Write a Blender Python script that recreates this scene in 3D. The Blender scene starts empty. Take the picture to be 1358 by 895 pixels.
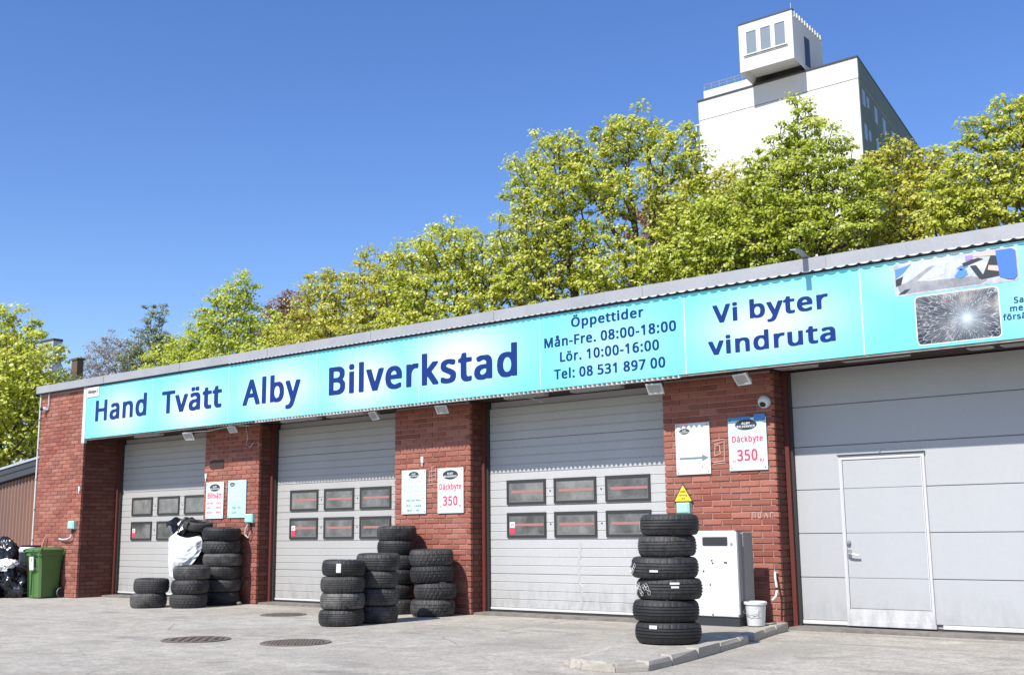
import bpy, math, random
import numpy as np
from mathutils import Vector, Matrix, noise as mnoise

R = math.radians
SC = bpy.context.scene
COL = SC.collection

# ------------------------------------------------------------------ camera
cam_data = bpy.data.cameras.new('camera')
cam = bpy.data.objects.new('camera', cam_data)
COL.objects.link(cam)
cr, cu, cf = Vector((0.78105914, 0.6243667, -0.01062324)), Vector((0.11392462, -0.1257477, 0.98549921)), Vector((-0.61397704, 0.77094341, 0.16934713))
m3 = Matrix((cr, cu, -cf)).transposed()
cam.matrix_world = Matrix.Translation((20.199, -12.474, 1.068)) @ m3.to_4x4()
cam_data.sensor_width = 36.0
cam_data.lens = 1497.2 / 1358 * 36.0
cam_data.clip_start = 0.1
cam_data.clip_end = 5000
SC.camera = cam

# ------------------------------------------------------------------ light
SUN_EL = R(47.4)
SUN_AZ = R(1.0)                       # how far the sun stands to the left of the facade's normal
to_sun = Vector((-math.sin(SUN_AZ) * math.cos(SUN_EL), -math.cos(SUN_AZ) * math.cos(SUN_EL), math.sin(SUN_EL)))
world = bpy.data.worlds.new('World')
SC.world = world
world.use_nodes = True
wn = world.node_tree
sky = wn.nodes.new('ShaderNodeTexSky')
sky.sky_type = 'NISHITA'
sky.sun_disc = False
sky.sun_elevation = SUN_EL
sky.sun_rotation = math.atan2(to_sun.x, to_sun.y)
sky.altitude = 50
sky.air_density = 1.0
sky.dust_density = 0.35
sky.ozone_density = 3.0
hs = wn.nodes.new('ShaderNodeHueSaturation')
hs.inputs['Saturation'].default_value = 1.22
hs.inputs['Hue'].default_value = 0.514
wn.links.new(sky.outputs[0], hs.inputs['Color'])
bg = wn.nodes['Background']
bg.inputs['Strength'].default_value = 0.137
wn.links.new(hs.outputs[0], bg.inputs['Color'])
sun_data = bpy.data.lights.new('sun', 'SUN')
sun_data.energy = 5.0
sun_data.angle = R(0.53)
sun_data.color = (1.0, 0.96, 0.90)
sun = bpy.data.objects.new('sun', sun_data)
COL.objects.link(sun)
sun.rotation_euler = to_sun.to_track_quat('Z', 'Y').to_euler()
SC.view_settings.view_transform = 'Standard'
SC.view_settings.look = 'None'
SC.view_settings.gamma = 1.0
SC.view_settings.use_curve_mapping = False
SC.view_settings.exposure = 0.45
SC.cycles.max_bounces = 6

# ------------------------------------------------------------------ materials
def node_mat(name, base=(0.5, 0.5, 0.5), rough=0.7, metal=0.0, spec=0.4):
    m = bpy.data.materials.new(name)
    m.use_nodes = True
    b = m.node_tree.nodes['Principled BSDF']
    b.inputs['Base Color'].default_value = (*base, 1)
    b.inputs['Roughness'].default_value = rough
    b.inputs['Metallic'].default_value = metal
    b.inputs['Specular IOR Level'].default_value = spec
    return m, m.node_tree, b

def tex_noise(nt, scale, detail=4, rough=0.6, vec=None, dim='3D'):
    n = nt.nodes.new('ShaderNodeTexNoise')
    n.inputs['Scale'].default_value = scale
    n.inputs['Detail'].default_value = detail
    n.inputs['Roughness'].default_value = rough
    if vec is not None:
        nt.links.new(vec, n.inputs['Vector'])
    return n

def obj_coord(nt, scale=None, world_space=False):
    t = nt.nodes.new('ShaderNodeTexCoord' if not world_space else 'ShaderNodeNewGeometry')
    out = t.outputs['Position'] if world_space else t.outputs['Object']
    if scale:
        mp = nt.nodes.new('ShaderNodeMapping')
        mp.inputs['Scale'].default_value = scale
        nt.links.new(out, mp.inputs['Vector'])
        return mp.outputs[0]
    return out

def ramp(nt, fac, stops):
    r = nt.nodes.new('ShaderNodeValToRGB')
    e = r.color_ramp.elements
    while len(e) < len(stops):
        e.new(0.5)
    for el, (p, c) in zip(e, stops):
        el.position = p
        el.color = (*c, 1) if len(c) == 3 else c
    nt.links.new(fac, r.inputs[0])
    return r

def mix(nt, fac, a, b, mode='MIX'):
    n = nt.nodes.new('ShaderNodeMix')
    n.data_type = 'RGBA'
    n.blend_type = mode
    for sock, val in ((n.inputs[0], fac), (n.inputs[6], a), (n.inputs[7], b)):
        if hasattr(val, 'is_linked') or hasattr(val, 'links'):
            nt.links.new(val, sock)
        elif isinstance(val, (int, float)):
            sock.default_value = val
        else:
            sock.default_value = (*val, 1)
    return n.outputs[2]

def math_node(nt, op, a, b=None):
    n = nt.nodes.new('ShaderNodeMath')
    n.operation = op
    for i, v in enumerate((a, b)):
        if v is None:
            continue
        if isinstance(v, (int, float)):
            n.inputs[i].default_value = v
        else:
            nt.links.new(v, n.inputs[i])
    return n.outputs[0]

def bump(nt, bsdf, height, strength=0.3, dist=0.01):
    n = nt.nodes.new('ShaderNodeBump')
    n.inputs['Strength'].default_value = strength
    n.inputs['Distance'].default_value = dist
    nt.links.new(height, n.inputs['Height'])
    nt.links.new(n.outputs[0], bsdf.inputs['Normal'])

def weathered(name, base, dirt, rough=0.6, metal=0.0, scale=3.0, amount=0.35, streak=False, fine=0.12, spec=0.4, grime=0.0):
    """a painted or plain surface with uneven dirt; world-space so that copies differ"""
    m, nt, b = node_mat(name, base, rough, metal, spec)
    v = obj_coord(nt, (1, 1, 0.18) if streak else None, True)
    n1 = tex_noise(nt, scale, 5, 0.65, v)
    r1 = ramp(nt, n1.outputs[0], [(0.38, (0, 0, 0)), (0.72, (1, 1, 1))])
    f = math_node(nt, 'MULTIPLY', r1.outputs[0], amount)
    c = mix(nt, f, base, dirt)
    if grime:
        sp = nt.nodes.new('ShaderNodeSeparateXYZ')
        nt.links.new(obj_coord(nt, None, True), sp.inputs[0])
        mr = nt.nodes.new('ShaderNodeMapRange')
        mr.inputs['From Min'].default_value = 0.45
        mr.inputs['From Max'].default_value = 0.0
        nt.links.new(sp.outputs[2], mr.inputs[0])
        gn = tex_noise(nt, 9, 5, 0.7, obj_coord(nt, (1, 1, 0.35), True))
        gr = ramp(nt, gn.outputs[0], [(0.42, (0, 0, 0)), (0.7, (1, 1, 1))])
        gf = math_node(nt, 'MULTIPLY', math_node(nt, 'MULTIPLY', mr.outputs[0], gr.outputs[0]), grime)
        c = mix(nt, gf, c, (0.16, 0.135, 0.11))
    n2 = tex_noise(nt, scale * 22, 3, 0.6, obj_coord(nt, None, True))
    c2 = mix(nt, fine, c, n2.outputs[0], 'OVERLAY')
    nt.links.new(c2, b.inputs['Base Color'])
    rr = nt.nodes.new('ShaderNodeMapRange')
    rr.inputs['To Min'].default_value = max(0.05, rough - 0.12)
    rr.inputs['To Max'].default_value = min(1.0, rough + 0.15)
    nt.links.new(n1.outputs[0], rr.inputs[0])
    nt.links.new(rr.outputs[0], b.inputs['Roughness'])
    return m

def brick_material(name='brick', tone=1.0):
    m, nt, b = node_mat(name, (0.25, 0.07, 0.045), 0.85)
    oi = nt.nodes.new('ShaderNodeObjectInfo')
    at = nt.nodes.new('ShaderNodeAttribute')
    at.attribute_name = 'shade'
    s = math_node(nt, 'FRACT', math_node(nt, 'ADD', oi.outputs['Random'], at.outputs['Fac']))
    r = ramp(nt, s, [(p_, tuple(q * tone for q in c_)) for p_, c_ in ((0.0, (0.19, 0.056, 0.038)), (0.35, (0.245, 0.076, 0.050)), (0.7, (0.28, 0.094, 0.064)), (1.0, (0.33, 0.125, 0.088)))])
    n = tex_noise(nt, 38, 5, 0.7, obj_coord(nt, None, True))
    c = mix(nt, 0.42, r.outputs[0], n.outputs[0], 'OVERLAY')
    n2 = tex_noise(nt, 1.6, 4, 0.6, obj_coord(nt, None, True))
    r2 = ramp(nt, n2.outputs[0], [(0.45, (0, 0, 0)), (0.8, (0.35, 0.35, 0.35))])
    c = mix(nt, r2.outputs[0], c, (0.36 * tone, 0.20 * tone, 0.16 * tone))
    nt.links.new(c, b.inputs['Base Color'])
    bump(nt, b, n.outputs[0], 0.6, 0.006)
    return m

def asphalt_material():
    m, nt, b = node_mat('asphalt', (0.3, 0.29, 0.28), 0.92, spec=0.2)
    v = obj_coord(nt, None, True)
    big = tex_noise(nt, 0.35, 5, 0.6, v)
    c = ramp(nt, big.outputs[0], [(0.3, (0.282, 0.258, 0.218)), (0.5, (0.342, 0.317, 0.272)), (0.72, (0.380, 0.354, 0.306))]).outputs[0]
    strk = tex_noise(nt, 1.0, 5, 0.65, obj_coord(nt, (0.5, 2.2, 1), True))
    rs = ramp(nt, strk.outputs[0], [(0.56, (0, 0, 0)), (0.74, (0.5, 0.5, 0.5))])
    c = mix(nt, rs.outputs[0], c, (0.17, 0.163, 0.15))
    # aggregate: pale and dark grains
    vo = nt.nodes.new('ShaderNodeTexVoronoi')
    vo.inputs['Scale'].default_value = 48
    nt.links.new(v, vo.inputs['Vector'])
    g = ramp(nt, vo.outputs['Color'], [(0.1, (0.25, 0.25, 0.25)), (0.5, (0.5, 0.5, 0.5)), (0.92, (0.78, 0.78, 0.77))])
    c = mix(nt, 0.30, c, g.outputs[0], 'OVERLAY')
    fine = tex_noise(nt, 22, 5, 0.8, v)
    c = mix(nt, 0.4, c, fine.outputs[0], 'OVERLAY')
    mid = tex_noise(nt, 5, 5, 0.7, v)
    c = mix(nt, 0.55, c, mid.outputs[0], 'OVERLAY')
    # cracks: thin dark lines along cell borders, only in places
    vc = nt.nodes.new('ShaderNodeTexVoronoi')
    vc.feature = 'DISTANCE_TO_EDGE'
    vc.inputs['Scale'].default_value = 0.42
    wob = mix(nt, 0.12, v, tex_noise(nt, 1.8, 4, 0.7, v).outputs[1], 'ADD')
    nt.links.new(wob, vc.inputs['Vector'])
    cr_ = ramp(nt, vc.outputs['Distance'], [(0.0, (0.8, 0.8, 0.8)), (0.005, (0, 0, 0))])
    gate = ramp(nt, tex_noise(nt, 0.5, 2, 0.5, v).outputs[0], [(0.5, (0, 0, 0)), (0.56, (0.8, 0.8, 0.8))])
    c = mix(nt, math_node(nt, 'MULTIPLY', cr_.outputs[0], gate.outputs[0]), c, (0.09, 0.085, 0.08))
    # oil and rubber stains of their own shape
    st = tex_noise(nt, 0.9, 3, 0.5, obj_coord(nt, (1, 1.6, 1), True))
    stf = ramp(nt, st.outputs[0], [(0.62, (0, 0, 0)), (0.70, (0.4, 0.4, 0.4))])
    c = mix(nt, stf.outputs[0], c, (0.17, 0.16, 0.15))
    sp = nt.nodes.new('ShaderNodeSeparateXYZ')
    nt.links.new(mix(nt, 0.35, v, tex_noise(nt, 2.2, 4, 0.7, v).outputs[1], 'ADD'), sp.inputs[0])
    tot = None
    for (cx, cy, rx, ry, am) in ((11.2, 0.25, 1.5, 0.14, 0.75), (11.9, -1.0, 1.1, 0.25, 0.5), (12.6, -2.6, 0.5, 0.9, 0.35), (6.9, -1.1, 0.7, 0.25, 0.45), (15.6, -1.2, 1.2, 0.10, 0.5),
                                 (16.3, -0.2, 1.6, 0.12, 0.6), (15.2, -2.6, 0.35, 1.4, 0.4), (13.8, -2.0, 0.6, 0.7, 0.3), (6.0, 0.1, 1.6, 0.16, 0.6), (1.6, 0.1, 1.4, 0.2, 0.5), (3.0, -4.5, 1.8, 0.3, 0.3), (11.8, -4.9, 0.9, 0.35, 0.25)):
        dx = math_node(nt, 'DIVIDE', math_node(nt, 'SUBTRACT', sp.outputs[0], cx + 0.17), rx)
        dy = math_node(nt, 'DIVIDE', math_node(nt, 'SUBTRACT', sp.outputs[1], cy + 0.17), ry)
        q = math_node(nt, 'ADD', math_node(nt, 'MULTIPLY', dx, dx), math_node(nt, 'MULTIPLY', dy, dy))
        e = math_node(nt, 'MULTIPLY', math_node(nt, 'EXPONENT', math_node(nt, 'MULTIPLY', q, -1.0)), am)
        tot = e if tot is None else math_node(nt, 'MAXIMUM', tot, e)
    wear = ramp(nt, mid.outputs[0], [(0.35, (0.25, 0.25, 0.25)), (0.6, (1, 1, 1))])
    c = mix(nt, math_node(nt, 'MULTIPLY', tot, wear.outputs[0]), c, (0.115, 0.108, 0.098))
    nt.links.new(c, b.inputs['Base Color'])
    h = math_node(nt, 'ADD', fine.outputs[0], vo.outputs['Distance'])
    bump(nt, b, h, 0.35, 0.005)
    return m

def leaf_material(name, c_dark, c_mid, c_light, trans=0.40):
    m = bpy.data.materials.new(name)
    m.use_nodes = True
    nt = m.node_tree
    nt.nodes.clear()
    out = nt.nodes.new('ShaderNodeOutputMaterial')
    at = nt.nodes.new('ShaderNodeAttribute')
    at.attribute_name = 'shade'
    r = ramp(nt, at.outputs['Fac'], [(0.0, c_dark), (0.5, c_mid), (1.0, c_light)])
    d = nt.nodes.new('ShaderNodeBsdfDiffuse')
    t = nt.nodes.new('ShaderNodeBsdfTranslucent')
    g = nt.nodes.new('ShaderNodeBsdfGlossy')
    g.inputs['Roughness'].default_value = 0.45
    g.inputs['Color'].default_value = (0.6, 0.6, 0.6, 1)
    ms = nt.nodes.new('ShaderNodeMixShader')
    ms.inputs[0].default_value = 0.5
    ms2 = nt.nodes.new('ShaderNodeMixShader')
    ms2.inputs[0].default_value = 0.06
    nt.links.new(r.outputs[0], d.inputs[0])
    tc = mix(nt, 0.5, r.outputs[0], (0.55, 0.62, 0.05), 'MULTIPLY')
    tl = mix(nt, 0.6, r.outputs[0], r.outputs[0], 'ADD')
    nt.links.new(r.outputs[0], t.inputs[0])
    nt.links.new(d.outputs[0], ms.inputs[1])
    nt.links.new(t.outputs[0], ms.inputs[2])
    nt.links.new(ms.outputs[0], ms2.inputs[1])
    nt.links.new(g.outputs[0], ms2.inputs[2])
    nt.links.new(ms2.outputs[0], out.inputs[0])
    return m

def sign_print_material():
    """flat print: cyan vinyl with pale glows printed behind every word"""
    m, nt, b = node_mat('sign_vinyl', (0.25, 0.8, 0.9), 0.5, spec=0.15)
    v = obj_coord(nt, None, True)
    sep = nt.nodes.new('ShaderNodeSeparateXYZ')
    nt.links.new(v, sep.inputs[0])
    total = None
    for (cx, cz, rx, rz, a) in ((1.3, 3.35, 0.75, 0.42, 0.75), (3.5, 3.3, 0.85, 0.42, 0.85), (5.8, 3.38, 0.9, 0.42, 0.8),
                                (7.8, 3.35, 0.75, 0.42, 0.85), (9.75, 3.5, 0.9, 0.42, 0.9), (12.3, 3.4, 0.7, 0.42, 0.38),
                                (14.5, 3.42, 0.8, 0.36, 0.8), (16.6, 3.8, 0.7, 0.25, 0.75), (18.2, 3.4, 0.9, 0.4, 0.7)):
        dx = math_node(nt, 'DIVIDE', math_node(nt, 'SUBTRACT', sep.outputs[0], cx), rx)
        dz = math_node(nt, 'DIVIDE', math_node(nt, 'SUBTRACT', sep.outputs[2], cz), rz)
        q = math_node(nt, 'ADD', math_node(nt, 'MULTIPLY', dx, dx), math_node(nt, 'MULTIPLY', dz, dz))
        e = math_node(nt, 'MULTIPLY', math_node(nt, 'EXPONENT', math_node(nt, 'MULTIPLY', q, -1.0)), a)
        total = e if total is None else math_node(nt, 'MAXIMUM', total, e)
    n = tex_noise(nt, 1.3, 4, 0.6, obj_coord(nt, (1, 1, 0.3), True))
    base = mix(nt, total, (0.150, 0.62, 0.68), (0.60, 0.68, 0.69))
    base = mix(nt, 0.10, base, n.outputs[0], 'OVERLAY')
    nt.links.new(base, b.inputs['Base Color'])
    return m

def cracked_glass_print():
    m, nt, b = node_mat('cracked_glass_print', (0.3, 0.3, 0.3), 0.35)
    tc = obj_coord(nt)
    sep = nt.nodes.new('ShaderNodeSeparateXYZ')
    nt.links.new(tc, sep.inputs[0])
    x = math_node(nt, 'SUBTRACT', sep.outputs[0], 0.10)
    z = math_node(nt, 'SUBTRACT', sep.outputs[2], -0.03)
    rad = math_node(nt, 'SQRT', math_node(nt, 'ADD', math_node(nt, 'MULTIPLY', x, x), math_node(nt, 'MULTIPLY', z, z)))
    ang = math_node(nt, 'ARCTAN2', z, x)
    cmb = nt.nodes.new('ShaderNodeCombineXYZ')
    nt.links.new(math_node(nt, 'MULTIPLY', ang, 3.6), cmb.inputs[0])
    nt.links.new(math_node(nt, 'MULTIPLY', rad, 2.1), cmb.inputs[1])
    nt.links.new(math_node(nt, 'MULTIPLY', tex_noise(nt, 6, 3, 0.6, tc).outputs[0], 0.9), cmb.inputs[2])
    vor = nt.nodes.new('ShaderNodeTexVoronoi')
    vor.feature = 'DISTANCE_TO_EDGE'
    vor.inputs['Scale'].default_value = 3.2
    nt.links.new(cmb.outputs[0], vor.inputs['Vector'])
    lines = ramp(nt, vor.outputs['Distance'], [(0.0, (0.85, 0.85, 0.85)), (0.045, (0, 0, 0))])
    bgn = tex_noise(nt, 3.6, 4, 0.6, tc)
    bgc = ramp(nt, math_node(nt, 'ADD', bgn.outputs[0], math_node(nt, 'MULTIPLY', sep.outputs[2], 0.45)), [(0.38, (0.022, 0.026, 0.034)), (0.55, (0.10, 0.10, 0.11)), (0.72, (0.34, 0.31, 0.28))])
    core = math_node(nt, 'MULTIPLY', math_node(nt, 'EXPONENT', math_node(nt, 'MULTIPLY', rad, -15.0)), 1.1)
    core.node.use_clamp = True
    c = mix(nt, lines.outputs[0], bgc.outputs[0], (0.52, 0.56, 0.60))
    c = mix(nt, core, c, (0.56, 0.66, 0.70))
    nt.links.new(c, b.inputs['Base Color'])
    return m

def pane_material():
    m, nt, b = node_mat('dusty_acrylic', (0.13, 0.135, 0.13), 0.18, spec=0.6)
    n = tex_noise(nt, 3.5, 4, 0.6, obj_coord(nt, None, True))
    oi = nt.nodes.new('ShaderNodeObjectInfo')
    va = math_node(nt, 'ADD', n.outputs[0], math_node(nt, 'MULTIPLY', math_node(nt, 'SUBTRACT', oi.outputs['Random'], 0.5), 0.22))
    r = ramp(nt, va, [(0.30, (0.045, 0.05, 0.05)), (0.45, (0.10, 0.102, 0.10)), (0.70, (0.20, 0.20, 0.19))])  # dusty grey; the dark blotches also stand in for varied reflections
    nt.links.new(r.outputs[0], b.inputs['Base Color'])
    r2 = ramp(nt, n.outputs[0], [(0.3, (0.1, 0.1, 0.1)), (0.7, (0.4, 0.4, 0.4))])
    nt.links.new(r2.outputs[0], b.inputs['Roughness'])
    return m

def rubber_material(name, base, dust, amount, rough=0.62):
    m, nt, b = node_mat(name, base, rough, spec=0.35)
    oi = nt.nodes.new('ShaderNodeObjectInfo')
    v = obj_coord(nt, None, True)
    n = tex_noise(nt, 6, 5, 0.7, v)
    f = ramp(nt, n.outputs[0], [(0.35, (0, 0, 0)), (0.75, (1, 1, 1))])
    fac = math_node(nt, 'MULTIPLY', f.outputs[0], math_node(nt, 'MULTIPLY', math_node(nt, 'MULTIPLY', math_node(nt, 'ADD', oi.outputs['Random'], 0.12), math_node(nt, 'ADD', oi.outputs['Random'], 0.55)), amount))
    c = mix(nt, fac, base, dust)
    n2 = tex_noise(nt, 60, 3, 0.6, v)
    c = mix(nt, 0.35, c, n2.outputs[0], 'OVERLAY')
    nt.links.new(c, b.inputs['Base Color'])
    bump(nt, b, n2.outputs[0], 0.25, 0.003)
    return m

M = {}
M['brick'] = brick_material()
M['brick_shaded'] = brick_material('shaded_reveal_brick', 0.48)  # brick copy darkened to paint in the shade of the reveals
M['mortar_shaded'] = None
M['mortar'] = weathered('mortar', (0.42, 0.26, 0.205), (0.26, 0.155, 0.12), 0.95, scale=6)
M['mortar_shaded'] = weathered('shaded_reveal_mortar', (0.12, 0.065, 0.05), (0.07, 0.045, 0.035), 0.95, scale=6)  # mortar copy darkened for the same reveal shade
M['glue'] = weathered('dried_glue', (0.50, 0.36, 0.31), (0.33, 0.2, 0.16), 0.9, scale=9)
M['asphalt'] = asphalt_material()
M['concrete'] = weathered('concrete_kerb', (0.36, 0.33, 0.28), (0.25, 0.23, 0.20), 0.9, scale=5, amount=0.6, fine=0.5)
M['dirty_concrete'] = weathered('dirty_threshold', (0.20, 0.185, 0.165), (0.09, 0.08, 0.07), 0.9, scale=7, amount=0.8, fine=0.5)
M['door_grey'] = weathered('door_paint_grey', (0.375, 0.37, 0.355), (0.28, 0.265, 0.245), 0.45, scale=1.4, amount=0.28, streak=True, fine=0.08, grime=0.5)
M['door_white'] = weathered('door_paint_white', (0.425, 0.43, 0.425), (0.30, 0.29, 0.28), 0.42, scale=1.2, amount=0.25, streak=True, fine=0.08, grime=0.5)
M['gate_white'] = weathered('gate_paint_white', (0.385, 0.395, 0.40), (0.32, 0.32, 0.315), 0.40, scale=0.9, amount=0.2, streak=True, fine=0.05, grime=0.3)
M['white_trim'] = weathered('white_trim_paint', (0.56, 0.56, 0.55), (0.5, 0.48, 0.45), 0.5, scale=4, amount=0.2)
M['frame_black'] = node_mat('black_window_rubber', (0.035, 0.033, 0.032), 0.5)[0]
M['inner_frame'] = node_mat('grey_inner_frame', (0.16, 0.16, 0.155), 0.5)[0]
M['pane'] = pane_material()
M['red_tape'] = node_mat('faded_red_stripe', (0.34, 0.145, 0.135), 0.5)[0]
M['frame_brown'] = weathered('red_brown_frame_paint', (0.115, 0.026, 0.020), (0.06, 0.03, 0.025), 0.5, scale=3)
M['brown_side'] = weathered('dark_brown_side_cladding', (0.085, 0.030, 0.022), (0.05, 0.028, 0.022), 0.75, scale=2.2, amount=0.6, streak=True)
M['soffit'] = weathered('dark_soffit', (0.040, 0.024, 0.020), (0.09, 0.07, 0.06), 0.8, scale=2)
M['wicket_paint'] = weathered('wicket_frame_paint', (0.50, 0.505, 0.51), (0.4, 0.4, 0.39), 0.4, scale=3, amount=0.25, grime=0.5)
M['galv'] = weathered('galvanised_flashing', (0.335, 0.34, 0.35), (0.23, 0.24, 0.27), 0.5, 0.15, scale=1.8, amount=0.6)
M['corrugated'] = weathered('dirty_white_corrugated', (0.60, 0.58, 0.56), (0.22, 0.18, 0.16), 0.6, scale=5, amount=0.7)
M['dirty_edge'] = weathered('dirty_sheet_edge', (0.26, 0.22, 0.20), (0.10, 0.07, 0.06), 0.7, scale=7, amount=0.8)
M['vinyl'] = sign_print_material()
M['navy'] = node_mat('navy_lettering_film', (0.008, 0.028, 0.150), 0.45, spec=0.2)[0]
M['darktext'] = node_mat('dark_lettering_film', (0.03, 0.05, 0.12), 0.45, spec=0.2)[0]
M['glassprint'] = cracked_glass_print()
M['roof_felt'] = weathered('roof_felt', (0.10, 0.10, 0.10), (0.05, 0.05, 0.05), 0.95)
M['plastic_green'] = weathered('green_bin_plastic', (0.070, 0.165, 0.045), (0.11, 0.16, 0.08), 0.42, scale=4, amount=0.35)
M['black_plastic'] = node_mat('black_plastic', (0.014, 0.014, 0.015), 0.3)[0]
M['black_bag'] = node_mat('black_bag_film', (0.010, 0.010, 0.012), 0.24, spec=0.6)[0]
M['white_sheet'] = weathered('white_plastic_sheet', (0.74, 0.75, 0.76), (0.5, 0.5, 0.5), 0.4, scale=5, amount=0.15)
M['teal_box'] = node_mat('pale_teal_plastic', (0.33, 0.66, 0.58), 0.4)[0]
M['yellow'] = node_mat('yellow_sign_paint', (0.78, 0.55, 0.02), 0.45)[0]
M['poster_white'] = weathered('poster_white', (0.62, 0.64, 0.63), (0.5, 0.52, 0.52), 0.35, scale=3, amount=0.2, fine=0.04)
M['poster_mint'] = weathered('poster_mint', (0.54, 0.66, 0.65), (0.40, 0.60, 0.62), 0.35, scale=2, amount=0.8, fine=0.04)
M['poster_cyan'] = weathered('poster_cyan', (0.36, 0.62, 0.65), (0.54, 0.65, 0.66), 0.35, scale=2, amount=0.8, fine=0.04)
M['pink_red'] = node_mat('red_poster_ink', (0.72, 0.05, 0.10), 0.45)[0]
M['ink'] = node_mat('dark_poster_ink', (0.03, 0.035, 0.04), 0.45)[0]
M['ink_grey'] = node_mat('grey_poster_ink', (0.16, 0.19, 0.22), 0.5)[0]
M['poster_blue'] = node_mat('blue_poster_ink', (0.05, 0.22, 0.50), 0.45)[0]
M['steel'] = weathered('brushed_steel', (0.45, 0.45, 0.46), (0.3, 0.3, 0.3), 0.35, 0.8, scale=5)
M['dark_steel'] = node_mat('dark_steel', (0.06, 0.06, 0.065), 0.4, 0.6)[0]
M['cast_iron'] = weathered('cast_iron', (0.15, 0.125, 0.105), (0.24, 0.20, 0.165), 0.75, 0.35, scale=14, amount=0.7)
M['lamp_grey'] = node_mat('lamp_housing_grey', (0.56, 0.55, 0.53), 0.45)[0]
M['lamp_glass'] = node_mat('lamp_front_glass', (0.34, 0.34, 0.33), 0.12)[0]
M['cabinet'] = weathered('cabinet_white_enamel', (0.62, 0.62, 0.61), (0.55, 0.53, 0.5), 0.35, scale=2.5, amount=0.25)
M['cabinet_shade'] = node_mat('cabinet_side_shaded', (0.22, 0.21, 0.21), 0.5)[0]  # sides of the white cabinet: their shade painted in as grey
M['tread'] = rubber_material('tyre_rubber_tread', (0.015, 0.015, 0.016), (0.11, 0.105, 0.10), 0.6)
M['tread_pale'] = rubber_material('tyre_rubber_dusty', (0.034, 0.033, 0.032), (0.16, 0.152, 0.14), 0.9, 0.75)
M['sidewall'] = rubber_material('tyre_rubber_sidewall', (0.026, 0.026, 0.027), (0.11, 0.105, 0.10), 0.5, 0.5)
M['chalk'] = node_mat('white_chalk', (0.66, 0.66, 0.64), 0.9)[0]
M['bark'] = weathered('bark', (0.10, 0.078, 0.060), (0.045, 0.036, 0.030), 0.95, scale=9, amount=0.8, fine=0.4)
M['bark_pale'] = weathered('pale_bark', (0.26, 0.235, 0.21), (0.13, 0.115, 0.10), 0.95, scale=9, amount=0.7, fine=0.4)
M['leaf_lime'] = leaf_material('leaf_lime', (0.34, 0.40, 0.035), (0.56, 0.60, 0.07), (0.72, 0.72, 0.14))
M['leaf_green'] = leaf_material('leaf_green', (0.29, 0.37, 0.035), (0.49, 0.56, 0.06), (0.66, 0.68, 0.12))
M['leaf_olive'] = leaf_material('leaf_olive', (0.33, 0.34, 0.035), (0.54, 0.54, 0.06), (0.68, 0.64, 0.12))
M['leaf_red'] = leaf_material('leaf_red', (0.18, 0.08, 0.045), (0.34, 0.18, 0.09), (0.46, 0.30, 0.13))
M['leaf_grey'] = leaf_material('leaf_grey_green', (0.10, 0.13, 0.06), (0.20, 0.25, 0.11), (0.32, 0.38, 0.19))
M['blossom'] = leaf_material('pale_bud', (0.17, 0.15, 0.12), (0.30, 0.28, 0.24), (0.45, 0.43, 0.38))
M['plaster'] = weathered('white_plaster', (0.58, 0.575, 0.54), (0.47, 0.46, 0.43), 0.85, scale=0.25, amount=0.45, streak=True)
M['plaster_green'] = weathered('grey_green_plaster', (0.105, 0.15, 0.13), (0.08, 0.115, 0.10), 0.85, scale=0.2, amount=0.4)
M['plaster_grey'] = weathered('grey_plaster', (0.33, 0.38, 0.42), (0.24, 0.28, 0.32), 0.85, scale=0.3)
M['dark_trim'] = node_mat('dark_roof_trim', (0.045, 0.048, 0.055), 0.6)[0]
M['win_glass'] = node_mat('window_glass_pale', (0.19, 0.23, 0.26), 0.1)[0]
M['cladding'] = weathered('brown_corrugated_steel', (0.20, 0.115, 0.09), (0.36, 0.17, 0.09), 0.55, 0.15, scale=1.6, amount=0.5, streak=True)
M['chimney_brick'] = weathered('dark_old_brick', (0.12, 0.075, 0.05), (0.07, 0.07, 0.035), 0.9, scale=3, amount=0.8)
M['wood'] = node_mat('broom_wood', (0.50, 0.28, 0.16), 0.7)[0]
M['skin_ink'] = node_mat('printed_skin_tone', (0.62, 0.42, 0.36), 0.45)[0]
M['blue_ink'] = node_mat('printed_blue', (0.055, 0.16, 0.62), 0.45)[0]
M['car_ink'] = weathered('printed_car_grey', (0.30, 0.31, 0.33), (0.10, 0.105, 0.115), 0.45, scale=5, amount=0.8, fine=0.1)
M['car_ink_pale'] = weathered('printed_car_pale', (0.50, 0.53, 0.56), (0.22, 0.24, 0.26), 0.45, scale=5, amount=0.8, fine=0.1)
M['glove_ink'] = node_mat('printed_glove_blue', (0.08, 0.22, 0.50), 0.45)[0]
M['purple_ink'] = node_mat('printed_purple', (0.30, 0.22, 0.62), 0.45)[0]
M['wheel_black'] = node_mat('wheel_black', (0.02, 0.02, 0.022), 0.5)[0]
M['display_dark'] = node_mat('dark_display', (0.035, 0.038, 0.042), 0.6, spec=0.2)[0]
M['pale_ink'] = node_mat('pale_pink_ink', (0.62, 0.42, 0.45), 0.5)[0]

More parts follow.
